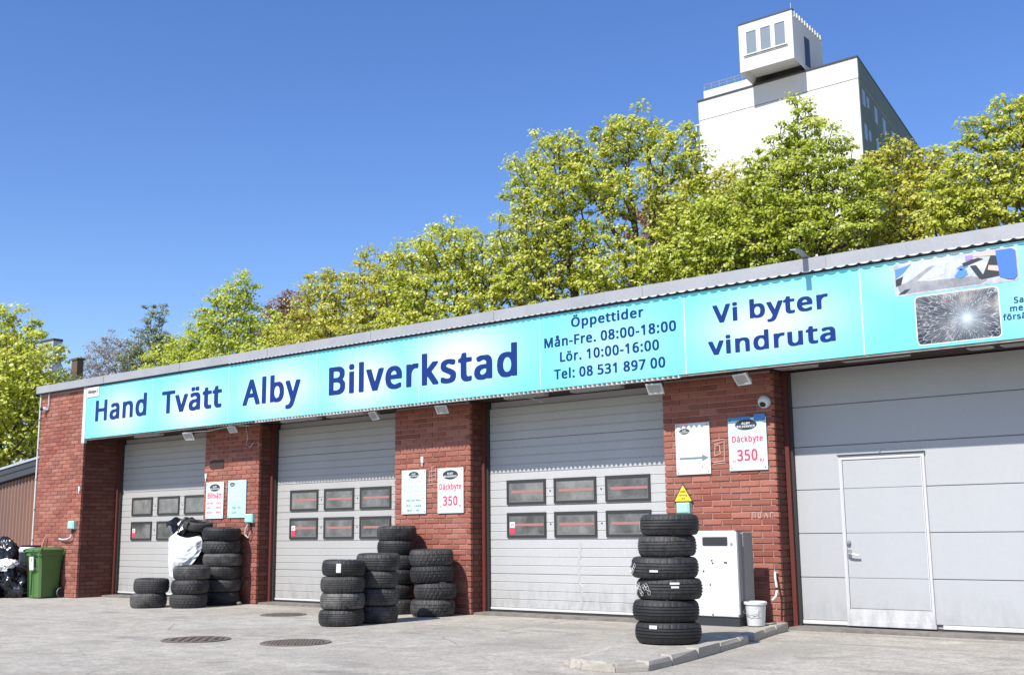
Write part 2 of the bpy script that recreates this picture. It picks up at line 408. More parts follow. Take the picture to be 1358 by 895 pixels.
# ------------------------------------------------------------------ mesh helpers
class MB:
    """collects shapes and links them as one mesh object"""
    def __init__(self):
        self.v, self.f, self.mi = [], [], []
    def add(self, verts, faces, mi=0):
        o = len(self.v)
        self.v += [tuple(p) for p in verts]
        self.f += [tuple(i + o for i in fc) for fc in faces]
        self.mi += [mi] * len(faces)
        return self
    def box(self, x0, x1, y0, y1, z0, z1, mi=0):
        v = [(x0, y0, z0), (x1, y0, z0), (x1, y1, z0), (x0, y1, z0), (x0, y0, z1), (x1, y0, z1), (x1, y1, z1), (x0, y1, z1)]
        return self.add(v, [(0, 3, 2, 1), (4, 5, 6, 7), (0, 1, 5, 4), (1, 2, 6, 5), (2, 3, 7, 6), (3, 0, 4, 7)], mi)
    def cbox(self, x0, x1, y0, y1, z0, z1, c=0.004, mi=0):
        """box whose front (-y) edges are chamfered by c"""
        v = [(x0, y1, z0), (x1, y1, z0), (x1, y1, z1), (x0, y1, z1),
             (x0, y0 + c, z0), (x1, y0 + c, z0), (x1, y0 + c, z1), (x0, y0 + c, z1),
             (x0 + c, y0, z0 + c), (x1 - c, y0, z0 + c), (x1 - c, y0, z1 - c), (x0 + c, y0, z1 - c)]
        f = [(0, 3, 2, 1), (0, 1, 5, 4), (1, 2, 6, 5), (2, 3, 7, 6), (3, 0, 4, 7), (4, 5, 9, 8), (5, 6, 10, 9), (6, 7, 11, 10), (7, 4, 8, 11), (8, 9, 10, 11)]
        return self.add(v, f, mi)
    def tube(self, pts, r, n=8, mi=0, caps=True):
        pts = [Vector(p) for p in pts]
        rs = r if isinstance(r, (list, tuple)) else [r] * len(pts)
        vs, fs = [], []
        prev = None
        for i, p in enumerate(pts):
            d = (pts[min(i + 1, len(pts) - 1)] - pts[max(i - 1, 0)]).normalized()
            if prev is None:
                a = Vector((0, 0, 1)) if abs(d.z) < 0.9 else Vector((1, 0, 0))
                u = d.cross(a).normalized()
            else:
                u = (prev - d * prev.dot(d)).normalized()
            prev = u
            w = d.cross(u)
            for k in range(n):
                t = 2 * math.pi * k / n
                vs.append(p + (u * math.cos(t) + w * math.sin(t)) * rs[i])
        for i in range(len(pts) - 1):
            for k in range(n):
                a, b = i * n + k, i * n + (k + 1) % n
                fs.append((a, b, b + n, a + n))
        if caps:
            fs.append(tuple(range(n - 1, -1, -1)))
            fs.append(tuple((len(pts) - 1) * n + k for k in range(n)))
        return self.add(vs, fs, mi)
    def lathe(self, prof, n=32, centre=(0, 0, 0), mi=0, closed=False):
        """profile of (radius, z) turned about z"""
        vs, fs = [], []
        cx, cy, cz = centre
        for (r, z) in prof:
            for k in range(n):
                t = 2 * math.pi * k / n
                vs.append((cx + r * math.cos(t), cy + r * math.sin(t), cz + z))
        L = len(prof)
        for i in range(L if closed else L - 1):
            j = (i + 1) % L
            for k in range(n):
                k2 = (k + 1) % n
                fs.append((i * n + k, i * n + k2, j * n + k2, j * n + k))
        return self.add(vs, fs, mi)
    def prism(self, poly, y0, y1, mi=0):
        """polygon in x,z extruded along y; poly counter-clockwise seen from -y"""
        n = len(poly)
        v = [(x, y0, z) for x, z in poly] + [(x, y1, z) for x, z in poly]
        f = [tuple(range(n)), tuple(range(2 * n - 1, n - 1, -1))]
        f += [(i, i + n, (i + 1) % n + n, (i + 1) % n) for i in range(n)]
        return self.add(v, f, mi)
    def flat(self, poly, z0, z1, mi=0):
        """polygon in x,y extruded along z"""
        n = len(poly)
        v = [(x, y, z0) for x, y in poly] + [(x, y, z1) for x, y in poly]
        f = [tuple(range(n - 1, -1, -1)), tuple(range(n, 2 * n))]
        f += [(i, (i + 1) % n, (i + 1) % n + n, i + n) for i in range(n)]
        return self.add(v, f, mi)
    def mesh(self, name, mats):
        me = bpy.data.meshes.new(name)
        me.from_pydata(self.v, [], self.f)
        for m in (mats if isinstance(mats, (list, tuple)) else [mats]):
            me.materials.append(m)
        if any(self.mi):
            me.polygons.foreach_set('material_index', self.mi)
        me.update()
        return me
    def build(self, name, mats, parent=None, smooth=False):
        me = self.mesh(name, mats)
        if smooth:
            me.polygons.foreach_set('use_smooth', [True] * len(me.polygons))
        return link(name, me, parent)

def link(name, me, parent=None, loc=None):
    o = bpy.data.objects.new(name, me)
    COL.objects.link(o)
    if parent is not None:
        o.parent = parent
    if loc is not None:
        o.location = loc
    return o

def tag(o, label, cat=None, group=None, kind=None):
    if label: o['label'] = label
    if cat: o['category'] = cat
    if group: o['group'] = group
    if kind: o['kind'] = kind
    return o

def thing(name, label, cat, loc=(0, 0, 0), group=None, rz=0.0):
    o = bpy.data.objects.new(name, None)
    COL.objects.link(o)
    o.location = loc
    o.rotation_euler = (0, 0, rz)
    return tag(o, label, cat, group)

def structure(o):
    o['kind'] = 'structure'
    return o

def copy_tree(o, parent=None):
    c = o.copy()
    COL.objects.link(c)
    c.parent = parent
    for ch in o.children:
        copy_tree(ch, c)
    return c

# ------------------------------------------------------------------ lettering
GLYPHS = {
'A': [193,[105,201,111,190,174,30,182,7,183,-2,180,-6,178,-7,140,-6,135,0,115,53,111,54,67,54,61,53,56,50,36,-2,32,-6,-6,-7,-10,-4,-10,5,65,196,67,199,71,201],[88,128,86,128,84,124,71,90,73,87,84,87,98,87,101,88,102,90]],
'B': [196,[110,199,131,195,145,188,157,178,163,167,165,159,165,132,160,119,154,110,147,105,147,103,163,88,169,78,171,69,171,40,163,19,150,6,133,-2,125,-4,110,-7,95,-7,23,-7,18,-6,16,-4,15,194,18,198,23,199],[92,165,66,166,62,165,61,163,61,123,62,119,66,118,87,118,98,119,109,123,115,130,119,142,117,152,112,158,102,163],[92,84,87,85,64,85,62,83,61,80,61,32,62,28,66,26,91,27,108,31,114,35,119,40,123,48,124,57,123,65,117,75,108,80]],
'C': [191,[127,202,152,198,170,191,172,187,172,179,165,164,163,161,159,159,144,159,117,167,102,167,84,161,77,156,70,150,64,141,56,121,54,110,54,83,58,64,66,48,79,35,88,31,104,26,121,26,144,32,163,31,166,27,165,2,161,-2,152,-5,123,-10,92,-9,86,-8,75,-7,61,-3,43,6,25,24,14,44,8,66,7,79,5,87,6,108,7,114,8,125,14,148,26,169,43,185,63,196,79,201,88,201,94,203]],
'D': [218,[112,199,131,195,150,186,158,181,175,164,183,148,190,128,190,113,192,107,192,90,190,84,190,71,185,53,177,36,169,25,159,15,137,2,123,-3,112,-5,102,-5,95,-7,23,-7,18,-6,16,-4,15,194,18,198,23,199],[90,165,66,166,62,165,61,163,61,30,64,27,73,27,79,28,89,29,100,31,107,34,116,38,127,46,133,55,138,63,142,73,144,86,144,111,138,134,128,148,112,159]],
'E': [171,[141,199,144,196,144,192,144,171,141,167,66,166,62,165,61,163,61,123,62,119,66,118,137,117,140,113,140,92,139,87,135,85,66,85,62,84,61,80,61,34,62,30,66,29,137,29,142,27,144,23,144,-2,142,-6,139,-7,20,-7,16,-4,15,0,16,196,18,199,23,199]],
'F': [161,[141,199,144,196,144,192,144,171,141,167,66,166,62,165,61,163,61,115,62,111,66,110,137,109,140,105,140,84,139,79,135,77,66,76,62,75,61,71,61,30,61,-2,58,-6,54,-7,20,-7,16,-4,15,-2,16,196,18,199,23,199]],
'H': [221,[181,199,183,196,184,192,184,0,183,-4,179,-7,148,-7,143,-6,141,-4,140,80,139,84,135,85,66,85,62,83,61,80,60,-4,56,-7,29,-7,18,-6,15,-2,15,192,16,197,20,199,54,199,58,199,60,196,61,123,62,119,66,118,135,118,139,119,140,123,141,196,145,199]],
'I': [112,[88,199,91,194,91,175,88,173,74,170,70,167,69,165,69,30,70,25,76,23,84,22,91,17,91,-4,88,-6,84,-7,3,-6,0,-2,1,17,7,22,20,24,23,27,23,163,22,167,20,169,3,173,1,175,1,196,3,199,7,199]],
'K': [188,[170,199,173,196,173,190,166,179,105,113,103,109,108,100,175,9,178,3,177,-4,175,-6,170,-7,135,-7,130,-6,73,72,68,75,64,73,61,69,61,36,61,-2,58,-6,54,-7,20,-7,16,-4,15,-2,16,196,18,199,23,199,56,199,60,197,61,192,61,132,62,129,64,129,105,173,109,180,128,198,133,199]],
'L': [162,[58,199,60,196,61,192,61,34,62,30,66,29,141,28,145,26,146,23,146,-2,144,-6,139,-7,104,-7,20,-7,16,-4,15,-2,15,194,16,197,20,199]],
'M': [266,[227,199,229,196,230,192,230,0,229,-4,227,-6,223,-7,191,-7,187,-6,185,-4,184,90,183,97,181,97,178,92,152,21,143,-1,139,-6,106,-7,101,-4,62,99,60,99,59,94,59,32,59,-2,56,-6,52,-7,20,-7,16,-4,15,-2,15,192,16,196,18,198,23,199,66,199,70,199,73,197,120,71,123,69,125,71,129,82,170,190,174,196,177,199,181,199]],
'O': [232,[127,202,146,198,161,192,169,186,188,166,199,146,203,129,205,112,205,81,203,64,197,44,190,31,185,23,167,6,150,-3,136,-7,119,-10,92,-10,86,-8,67,-5,44,6,26,23,21,31,14,44,8,69,7,79,5,87,6,108,7,114,8,127,14,150,21,162,29,174,42,186,50,192,65,198,88,203],[116,166,98,167,90,165,75,157,68,150,61,139,56,125,54,112,54,81,56,69,60,58,66,46,75,36,95,27,113,26,127,31,134,34,147,48,153,60,157,79,157,114,155,127,150,138,140,155,127,163]],
'R': [188,[106,199,118,197,136,190,148,180,156,167,161,146,161,130,158,117,151,103,139,91,129,84,128,82,135,69,171,11,173,5,173,-2,171,-6,168,-7,133,-7,128,-6,120,5,93,51,79,73,75,74,62,73,61,69,60,-4,58,-6,54,-7,20,-7,16,-4,15,194,18,198,23,199],[86,165,66,166,62,165,61,163,61,113,62,109,64,108,87,108,100,112,108,119,113,130,113,142,112,147,106,158,100,161]],
'S': [169,[98,202,110,201,129,196,140,191,142,189,142,183,136,164,133,161,129,159,116,159,85,167,70,167,58,160,53,154,52,146,53,139,58,131,64,126,120,100,129,95,136,87,142,79,146,62,146,39,141,24,133,12,113,-2,98,-7,83,-9,52,-10,45,-8,29,-7,12,-3,5,2,3,8,4,34,8,36,20,36,56,26,77,26,94,35,100,46,101,52,98,61,89,69,68,79,39,91,27,99,17,108,11,119,7,129,5,148,8,164,12,175,16,180,28,191,41,198,64,203]],
'T': [171,[155,199,158,196,158,192,158,171,155,167,103,166,99,165,98,163,98,0,97,-4,95,-6,91,-7,57,-7,53,-4,52,0,52,50,52,163,51,165,47,166,-5,167,-8,171,-7,197,-5,199,-1,199]],
'U': [218,[181,198,183,196,184,191,184,58,181,44,175,27,170,19,156,5,137,-5,127,-7,119,-8,112,-9,89,-10,60,-5,43,4,26,21,18,37,13,62,13,160,13,194,16,198,21,199,52,199,56,198,58,196,59,191,59,64,62,52,71,37,79,31,94,26,106,26,123,33,128,37,133,46,138,60,139,196,144,199]],
'V': [183,[169,199,172,194,172,188,165,167,105,-2,100,-6,63,-7,58,-4,9,135,-8,184,-8,196,-6,199,-2,199,30,199,34,198,36,196,43,180,77,80,80,73,82,73,90,94,125,195,132,199]],
'Y': [173,[161,199,164,194,163,188,100,71,99,0,99,-4,97,-6,92,-7,61,-7,57,-6,54,-4,53,69,34,107,-8,186,-9,194,-6,198,-2,199,30,199,36,197,45,184,73,129,75,126,78,126,82,132,117,197,123,199]],
'Ö': [232,[142,252,151,246,155,237,155,231,153,221,148,216,142,213,121,213,117,214,113,218,108,227,107,235,110,244,115,249,121,252],[92,252,98,249,103,244,104,233,103,223,96,215,92,213,69,213,63,217,58,225,58,239,60,246,65,250,73,253],[127,202,146,198,161,192,169,186,188,166,199,146,203,129,205,112,205,81,203,64,197,44,190,31,185,23,167,6,150,-3,136,-7,119,-10,92,-10,86,-8,67,-5,44,6,26,23,21,31,14,44,8,69,7,79,5,87,6,108,7,114,8,127,14,150,21,162,29,174,42,186,50,192,65,198,88,203],[116,166,98,167,90,165,75,157,68,150,61,139,56,125,54,112,54,81,56,69,60,58,66,46,75,36,95,27,113,26,127,31,134,34,147,48,153,60,157,79,157,114,155,127,150,138,140,155,127,163]],
'a': [172,[105,152,117,148,126,141,132,135,139,119,141,104,141,2,140,-3,136,-5,109,-5,98,-2,86,-7,71,-10,46,-9,34,-7,23,-3,11,7,4,21,2,31,1,37,2,46,6,62,10,69,23,82,44,90,59,92,90,93,93,94,95,98,95,106,91,114,77,122,63,119,44,111,27,112,24,116,19,129,19,140,30,146,52,153],[94,62,80,63,63,59,55,54,50,48,48,41,50,33,52,29,61,24,67,24,77,27,86,33,91,39,95,50,95,58]],
'b': [187,[55,211,58,206,58,156,59,151,61,151,71,153,111,153,121,150,135,144,145,133,153,123,157,112,162,91,162,56,155,27,147,14,134,1,123,-5,115,-7,105,-9,78,-9,65,-7,55,-2,46,-5,17,-5,13,-3,12,0,12,206,13,209,17,211],[89,121,78,119,73,116,66,110,63,104,58,85,58,60,63,44,67,35,71,30,84,24,88,24,96,27,105,33,111,44,116,64,116,83,110,104,103,114]],
'c': [150,[97,154,119,150,126,148,130,144,131,135,124,116,119,113,107,113,88,119,80,120,76,119,67,115,59,107,54,98,50,79,50,66,57,41,63,33,74,26,84,24,94,26,109,32,126,31,129,27,129,4,124,-2,111,-7,94,-10,67,-9,47,-5,33,2,19,16,9,35,6,46,4,62,4,83,6,89,6,98,13,119,23,133,36,144,49,150,74,155]],
'd': [187,[151,211,153,208,154,204,153,-2,149,-5,122,-5,111,-2,101,-7,88,-9,65,-9,42,-5,31,2,24,9,15,21,11,29,6,46,6,58,4,64,4,81,6,87,6,98,9,110,13,121,22,134,28,140,36,146,51,152,61,153,67,155,84,155,99,153,107,150,109,150,110,154,110,204,111,209,113,211,117,211],[81,121,78,121,67,117,61,110,52,91,50,75,52,52,59,37,67,28,78,24,88,26,97,31,101,35,107,50,110,66,110,77,108,89,105,100,101,108,92,117]],
'e': [173,[90,154,105,152,119,146,130,138,139,127,145,114,150,96,149,64,147,62,142,61,55,61,53,60,52,56,54,48,59,39,67,31,76,26,86,24,103,26,126,34,140,33,143,29,143,12,143,6,140,1,117,-7,107,-8,99,-10,72,-9,59,-7,40,-1,25,10,13,27,9,37,4,62,4,83,6,89,7,100,11,112,17,125,28,138,42,148,57,153,65,153,72,155],[83,121,78,121,67,116,59,109,54,100,54,96,55,93,72,92,99,93,102,96,101,100,97,111,91,116]],
'f': [113,[94,213,111,209,114,205,114,194,109,180,107,177,92,177,79,181,75,180,69,173,64,163,64,155,67,152,96,151,100,149,101,125,100,123,96,120,67,120,64,117,64,-2,61,-6,54,-7,25,-7,21,-4,20,117,17,120,-4,121,-7,125,-7,140,-4,144,15,150,19,153,21,178,25,190,35,202,46,209,65,214]],
'g': [187,[99,153,111,148,119,151,149,151,151,150,154,146,154,-17,147,-42,141,-50,134,-57,122,-65,109,-69,94,-72,61,-72,32,-67,19,-63,17,-60,17,-31,22,-28,32,-28,69,-38,82,-38,97,-32,102,-27,107,-17,108,-6,105,-5,86,-9,63,-9,51,-7,38,-3,30,3,21,12,15,21,9,35,4,65,4,81,6,87,6,98,11,115,21,131,32,143,44,150,55,153],[87,119,82,120,74,119,62,112,57,104,52,92,50,77,50,67,54,46,60,35,67,28,74,25,78,24,84,25,92,28,98,31,105,42,110,60,110,79,105,100,99,111]],
'h': [187,[55,211,58,207,58,155,59,151,63,150,76,154,113,153,123,151,130,149,138,143,145,136,151,128,156,109,156,0,155,-4,153,-6,117,-7,113,-4,112,92,109,105,107,110,103,115,94,120,82,120,76,117,69,113,61,98,58,84,58,0,57,-4,53,-7,19,-7,15,-6,13,-4,12,207,13,209,17,212]],
'i': [90,[49,205,56,198,59,192,60,180,57,171,53,167,47,164,22,164,14,169,10,180,10,190,15,200,17,203,24,206],[55,151,57,148,58,144,58,-2,55,-6,53,-7,15,-6,13,-4,12,0,12,146,13,149,17,151]],
'j': [90,[50,205,56,199,59,192,59,177,56,170,52,166,46,164,21,164,14,171,12,175,12,194,14,200,17,203,23,205],[54,150,57,148,57,144,57,-31,53,-50,49,-56,42,-63,31,-69,19,-72,-6,-72,-21,-69,-26,-63,-25,-39,-23,-37,-19,-36,2,-38,8,-34,11,-27,12,148,17,151]],
'k': [165,[55,211,57,209,58,205,58,113,59,108,63,110,73,122,103,151,142,151,147,148,147,142,145,138,130,120,97,88,95,82,151,7,151,-4,146,-7,111,-7,106,-6,100,0,65,47,61,50,59,50,58,46,58,0,57,-4,53,-7,19,-7,15,-6,13,-4,12,207,13,209,17,212]],
'l': [90,[55,211,57,209,58,205,58,-2,55,-6,53,-7,15,-6,13,-4,12,0,12,207,13,209,17,212]],
'm': [273,[205,153,213,151,221,147,231,138,236,130,241,113,241,0,240,-4,239,-6,234,-7,205,-7,201,-6,198,-4,197,96,193,111,186,118,180,120,173,120,163,115,155,105,152,98,149,86,149,-2,146,-6,111,-7,106,-4,106,63,106,92,103,105,99,113,94,118,88,120,80,120,71,115,63,106,58,88,57,-4,55,-6,51,-7,19,-7,15,-6,13,-4,12,0,12,144,13,148,15,150,19,151,46,151,55,149,71,153,111,153,126,149,136,142,148,149,163,153]],
'n': [187,[117,153,134,147,147,134,153,121,156,111,156,0,155,-4,153,-6,148,-7,119,-7,115,-6,113,-4,112,94,109,105,105,114,94,120,82,120,76,117,69,113,63,103,58,86,58,0,57,-4,55,-6,51,-7,17,-7,13,-4,12,-2,13,148,15,151,19,151,48,151,57,148,73,153]],
'o': [184,[92,154,109,152,128,144,147,125,155,108,158,98,160,85,160,60,155,37,151,27,142,14,136,7,124,-1,109,-7,94,-9,72,-10,55,-7,36,1,19,18,11,32,7,46,6,56,4,62,4,83,9,108,13,119,22,132,28,138,40,146,55,152,67,153,74,155],[83,121,74,119,65,115,61,111,54,98,50,77,50,66,57,41,65,31,80,24,90,26,99,31,103,35,107,41,109,48,114,69,114,79,112,91,105,106,101,112,94,117]],
'p': [187,[115,153,126,148,137,142,149,129,157,112,162,90,162,54,157,33,147,15,134,1,123,-5,105,-9,78,-9,61,-5,59,-6,58,-10,57,-69,53,-72,19,-72,15,-71,12,-67,12,146,13,148,17,151,48,151,55,148,69,153],[95,119,82,120,69,113,63,104,58,87,58,60,63,42,71,30,80,26,86,24,90,25,97,27,104,33,111,46,116,62,116,83,111,100,106,110]],
'r': [132,[115,153,118,150,118,146,118,138,115,121,111,118,90,119,84,118,73,112,63,98,58,84,57,-4,55,-6,51,-7,17,-7,13,-4,13,148,17,151,46,151,51,151,55,147,57,146,65,151,73,153]],
's': [150,[83,154,108,150,116,147,121,144,123,139,123,131,117,116,112,113,98,113,73,121,64,122,51,116,49,112,49,106,52,104,68,95,87,88,108,77,118,70,125,60,128,52,127,27,119,10,110,1,98,-5,75,-9,45,-10,40,-9,18,-5,10,-2,5,2,3,8,4,32,8,34,23,34,54,24,66,24,77,28,81,33,83,39,81,44,73,50,27,70,18,76,9,85,5,91,3,102,3,114,5,125,9,133,18,142,33,150,60,155]],
't': [118,[57,183,60,179,60,156,61,152,65,151,96,151,99,150,102,146,102,125,99,121,94,120,63,119,60,116,61,35,64,29,71,24,96,26,101,23,102,21,101,-2,94,-7,82,-9,57,-10,42,-7,32,-1,21,10,17,19,14,31,14,116,11,119,-4,120,-7,125,-6,141,-4,144,15,154,23,179,26,182,32,184]],
'u': [187,[151,150,153,148,154,144,154,2,153,-3,149,-5,120,-5,113,-3,101,-7,86,-9,61,-10,41,-5,30,1,21,10,17,16,13,27,10,39,10,112,10,146,13,150,18,151,49,151,53,150,55,148,56,144,56,48,59,37,65,29,76,24,82,24,93,28,100,33,106,44,108,52,110,64,111,148,116,151]],
'v': [158,[144,151,147,148,147,144,145,132,99,11,94,-2,90,-6,50,-7,45,-4,42,3,6,96,-10,140,-11,146,-8,151,30,151,34,151,36,149,66,65,67,63,69,62,72,65,96,134,103,149,105,151,109,151]],
'y': [158,[144,150,147,146,147,140,143,125,91,-13,82,-34,74,-49,61,-61,53,-67,36,-72,9,-72,-3,-69,-6,-67,-6,-44,-4,-40,22,-38,28,-34,37,-25,45,-4,45,2,42,10,-8,135,-9,144,-8,148,-6,150,-1,151,32,151,36,149,65,73,69,64,72,65,72,67,98,140,103,149,105,150,109,151]],
'ä': [172,[117,202,122,198,124,191,124,177,121,170,113,166,87,166,81,173,78,177,78,191,82,198,90,203],[65,202,71,198,74,191,74,179,71,172,67,168,63,166,38,166,32,170,29,177,29,194,31,198,38,203],[105,152,117,148,126,141,132,135,139,119,141,104,141,2,140,-3,136,-5,109,-5,98,-2,86,-7,71,-10,46,-9,34,-7,23,-3,11,7,4,21,2,31,1,37,2,46,6,62,10,69,23,82,44,90,59,92,90,93,93,94,95,98,95,106,91,114,77,122,63,119,44,111,27,112,24,116,19,129,19,140,30,146,52,153],[94,62,80,63,63,59,55,54,50,48,48,41,50,33,52,29,61,24,67,24,77,27,86,33,91,39,95,50,95,58]],
'å': [172,[90,227,107,220,111,214,115,206,116,183,113,175,102,163,96,160,82,157,67,157,64,158,50,162,39,173,37,179,37,208,43,216,50,223,55,225,63,228],[76,198,73,196,72,194,73,189,75,187,77,188,80,191,79,196],[105,152,117,148,126,141,132,135,139,119,141,104,141,2,140,-3,136,-5,109,-5,98,-2,86,-7,71,-10,46,-9,34,-7,23,-3,11,7,4,21,2,31,1,37,2,46,6,62,10,69,23,82,44,90,59,92,90,93,93,94,95,98,95,106,91,114,77,122,63,119,44,111,27,112,24,116,19,129,19,140,30,146,52,153],[94,62,80,63,63,59,55,54,50,48,48,41,50,33,52,29,61,24,67,24,77,27,86,33,91,39,95,50,95,58]],
'ö': [184,[65,204,72,202,78,196,81,185,78,173,74,168,69,166,49,165,42,166,36,173,33,179,34,191,37,198,42,202,51,205],[122,202,128,198,131,191,131,179,128,172,124,168,119,166,94,166,88,170,85,177,85,194,87,198,94,203],[92,154,109,152,128,144,147,125,155,108,158,98,160,85,160,60,155,37,151,27,142,14,136,7,124,-1,109,-7,94,-9,72,-10,55,-7,36,1,19,18,11,32,7,46,6,56,4,62,4,83,9,108,13,119,22,132,28,138,40,146,55,152,67,153,74,155],[83,121,74,119,65,115,61,111,54,98,50,77,50,66,57,41,65,31,80,24,90,26,99,31,103,35,107,41,109,48,114,69,114,79,112,91,105,106,101,112,94,117]],
'0': [175,[95,202,110,198,122,190,132,180,143,160,148,144,152,119,152,75,150,58,145,37,137,19,128,8,119,0,110,-5,91,-9,68,-10,62,-8,51,-7,41,-3,32,4,24,12,13,29,7,52,4,62,4,75,2,81,2,112,4,121,4,133,13,166,18,175,30,189,49,200,62,203],[79,169,76,169,68,165,59,156,51,135,48,116,48,75,53,52,61,35,68,28,74,26,80,26,87,28,95,37,104,58,106,75,106,119,104,135,95,157,87,164]],
'1': [175,[104,199,106,196,107,192,107,-2,104,-6,102,-7,68,-7,64,-4,63,0,63,53,62,142,60,143,45,131,31,131,26,134,15,146,13,150,13,155,16,160,66,198,72,199]],
'2': [175,[101,201,113,197,127,188,137,175,144,155,144,134,141,121,137,111,126,94,118,83,69,34,67,30,72,29,149,28,152,23,151,-4,149,-6,145,-7,20,-7,7,-7,3,-4,3,23,66,87,82,106,93,123,98,138,98,146,95,155,91,161,78,168,68,168,59,165,36,152,20,152,15,157,5,169,5,178,22,190,34,197,49,201]],
'3': [175,[90,202,104,200,123,192,134,181,140,171,145,148,142,129,136,116,123,104,123,102,131,97,143,85,148,73,149,39,142,21,127,5,113,-3,96,-7,79,-10,48,-9,21,-5,4,2,1,6,1,29,2,33,4,36,19,36,40,29,61,24,69,24,81,26,92,32,98,39,103,48,103,62,98,71,83,79,58,84,33,85,30,89,30,110,33,114,36,115,56,116,69,118,86,124,93,131,96,137,98,146,96,154,93,160,88,165,71,169,54,165,33,154,19,153,15,155,4,171,3,179,6,183,13,188,36,198,58,203]],
'4': [175,[129,201,131,198,132,194,132,75,135,72,154,72,158,70,159,65,159,40,154,37,137,37,133,36,132,32,132,-2,130,-6,125,-7,96,-7,91,-6,89,-2,88,32,87,36,83,37,69,37,-2,38,-5,42,-5,67,6,84,86,198,92,201],[88,125,85,126,83,124,50,75,50,73,54,72,83,72,87,74,88,78]],
'5': [175,[134,198,137,196,137,191,137,171,135,166,130,165,65,165,61,164,58,158,58,139,56,129,57,125,59,125,65,126,82,126,88,124,101,124,115,119,126,113,139,100,145,91,150,73,150,48,145,31,141,23,135,14,126,6,111,-3,97,-7,80,-10,51,-9,24,-5,9,2,6,6,6,29,7,33,9,36,24,36,51,26,67,24,80,26,95,35,104,52,104,64,101,73,98,79,88,87,67,92,45,88,26,88,17,94,13,98,12,129,14,135,17,181,19,196,22,198,26,199]],
'6': [175,[122,202,134,200,136,198,137,175,136,170,134,168,130,167,97,169,82,165,67,154,57,136,54,127,57,125,74,128,97,128,111,125,132,115,139,108,146,98,152,79,152,44,149,33,145,23,139,14,128,3,117,-3,107,-7,94,-9,67,-9,49,-5,32,5,25,12,15,27,9,44,4,71,4,96,6,104,6,119,13,146,19,160,29,175,38,184,53,194,74,201,88,203],[89,94,76,94,65,90,56,81,50,71,50,62,54,48,60,37,72,27,82,24,92,28,101,37,105,46,108,58,108,66,105,77,99,87]],
'7': [175,[150,199,153,194,152,171,73,-4,71,-6,67,-7,31,-7,27,-4,26,5,52,61,98,159,98,165,94,166,4,167,1,171,2,197,4,199,8,199]],
'8': [175,[93,202,105,200,122,194,133,185,141,175,146,156,146,141,143,131,138,121,120,104,120,102,130,95,140,85,147,75,152,58,152,41,150,29,141,14,132,5,120,-3,107,-7,93,-9,64,-10,47,-7,26,1,10,18,5,29,2,44,2,58,5,69,13,83,24,95,30,99,32,102,13,125,9,141,9,158,11,169,15,177,30,192,49,200,64,203],[83,169,74,169,66,167,59,160,55,154,54,144,57,137,64,130,72,125,78,123,87,126,96,135,100,141,100,152,96,160,89,166],[79,79,72,80,64,76,57,71,51,63,48,54,48,46,52,35,60,28,68,24,74,24,82,24,95,28,101,35,106,44,106,56,99,66,91,73]],
'9': [175,[91,202,101,200,112,196,127,185,137,173,144,160,148,148,150,133,150,81,148,75,148,66,141,44,133,27,120,11,110,3,101,-1,83,-7,72,-8,64,-10,39,-10,20,-7,17,-2,17,21,20,25,29,26,58,24,68,26,81,33,90,41,96,50,102,66,99,69,81,65,56,66,45,68,33,72,24,78,16,86,9,96,3,121,3,141,7,162,15,177,29,190,37,196,62,203],[77,169,74,169,64,165,55,156,48,137,49,121,56,107,60,103,68,99,76,99,87,102,97,109,104,119,106,129,102,146,95,157,89,163]],
':': [93,[47,155,55,152,62,145,62,117,55,110,49,107,24,106,18,109,14,112,9,122,9,136,11,145,16,151,26,155],[49,39,55,35,62,28,62,1,55,-6,47,-10,28,-11,23,-10,13,-1,9,7,9,22,11,30,16,35,26,39]],
'.': [93,[49,39,55,35,62,28,62,1,55,-6,47,-10,28,-11,23,-10,13,-1,9,7,9,22,11,30,16,35,26,39]],
'-': [107,[84,89,87,87,87,83,87,60,84,55,3,55,1,58,0,62,0,85,3,89]],
'/': [121,[105,199,108,194,108,186,37,-4,32,-7,-5,-6,-8,-4,-8,0,-6,11,63,194,66,197,70,199]],
}

def glyph(ch):
    data = GLYPHS[ch]
    loops = [[(L[i] / 500, L[i + 1] / 500) for i in range(0, len(L), 2)] for L in data[1:]]
    return data[0] / 500, loops

def glyph_mesh(items, sx, size, thick, name, material, slant=0.0, x_ref=0.0):
    cu_ = bpy.data.curves.new(name, 'CURVE')
    cu_.dimensions = '2D'
    cu_.fill_mode = 'BOTH'
    cu_.extrude = thick / 2
    for P in items:
        sp = cu_.splines.new('POLY')
        sp.points.add(len(P) - 1)
        for k, (px, pz) in enumerate(P):
            X = (px - x_ref) * sx
            sp.points[k].co = (X, pz * size + X * slant, 0, 1)
        sp.use_cyclic_u = True
    tmp = bpy.data.objects.new(name, cu_)
    me = bpy.data.meshes.new_from_object(tmp)
    bpy.data.objects.remove(tmp)
    bpy.data.curves.remove(cu_)
    me.name = name
    me.transform(Matrix.Rotation(math.pi / 2, 4, 'X'))      # the curve lies flat: stand it up facing -y
    me.materials.clear()
    me.materials.append(material)
    return me

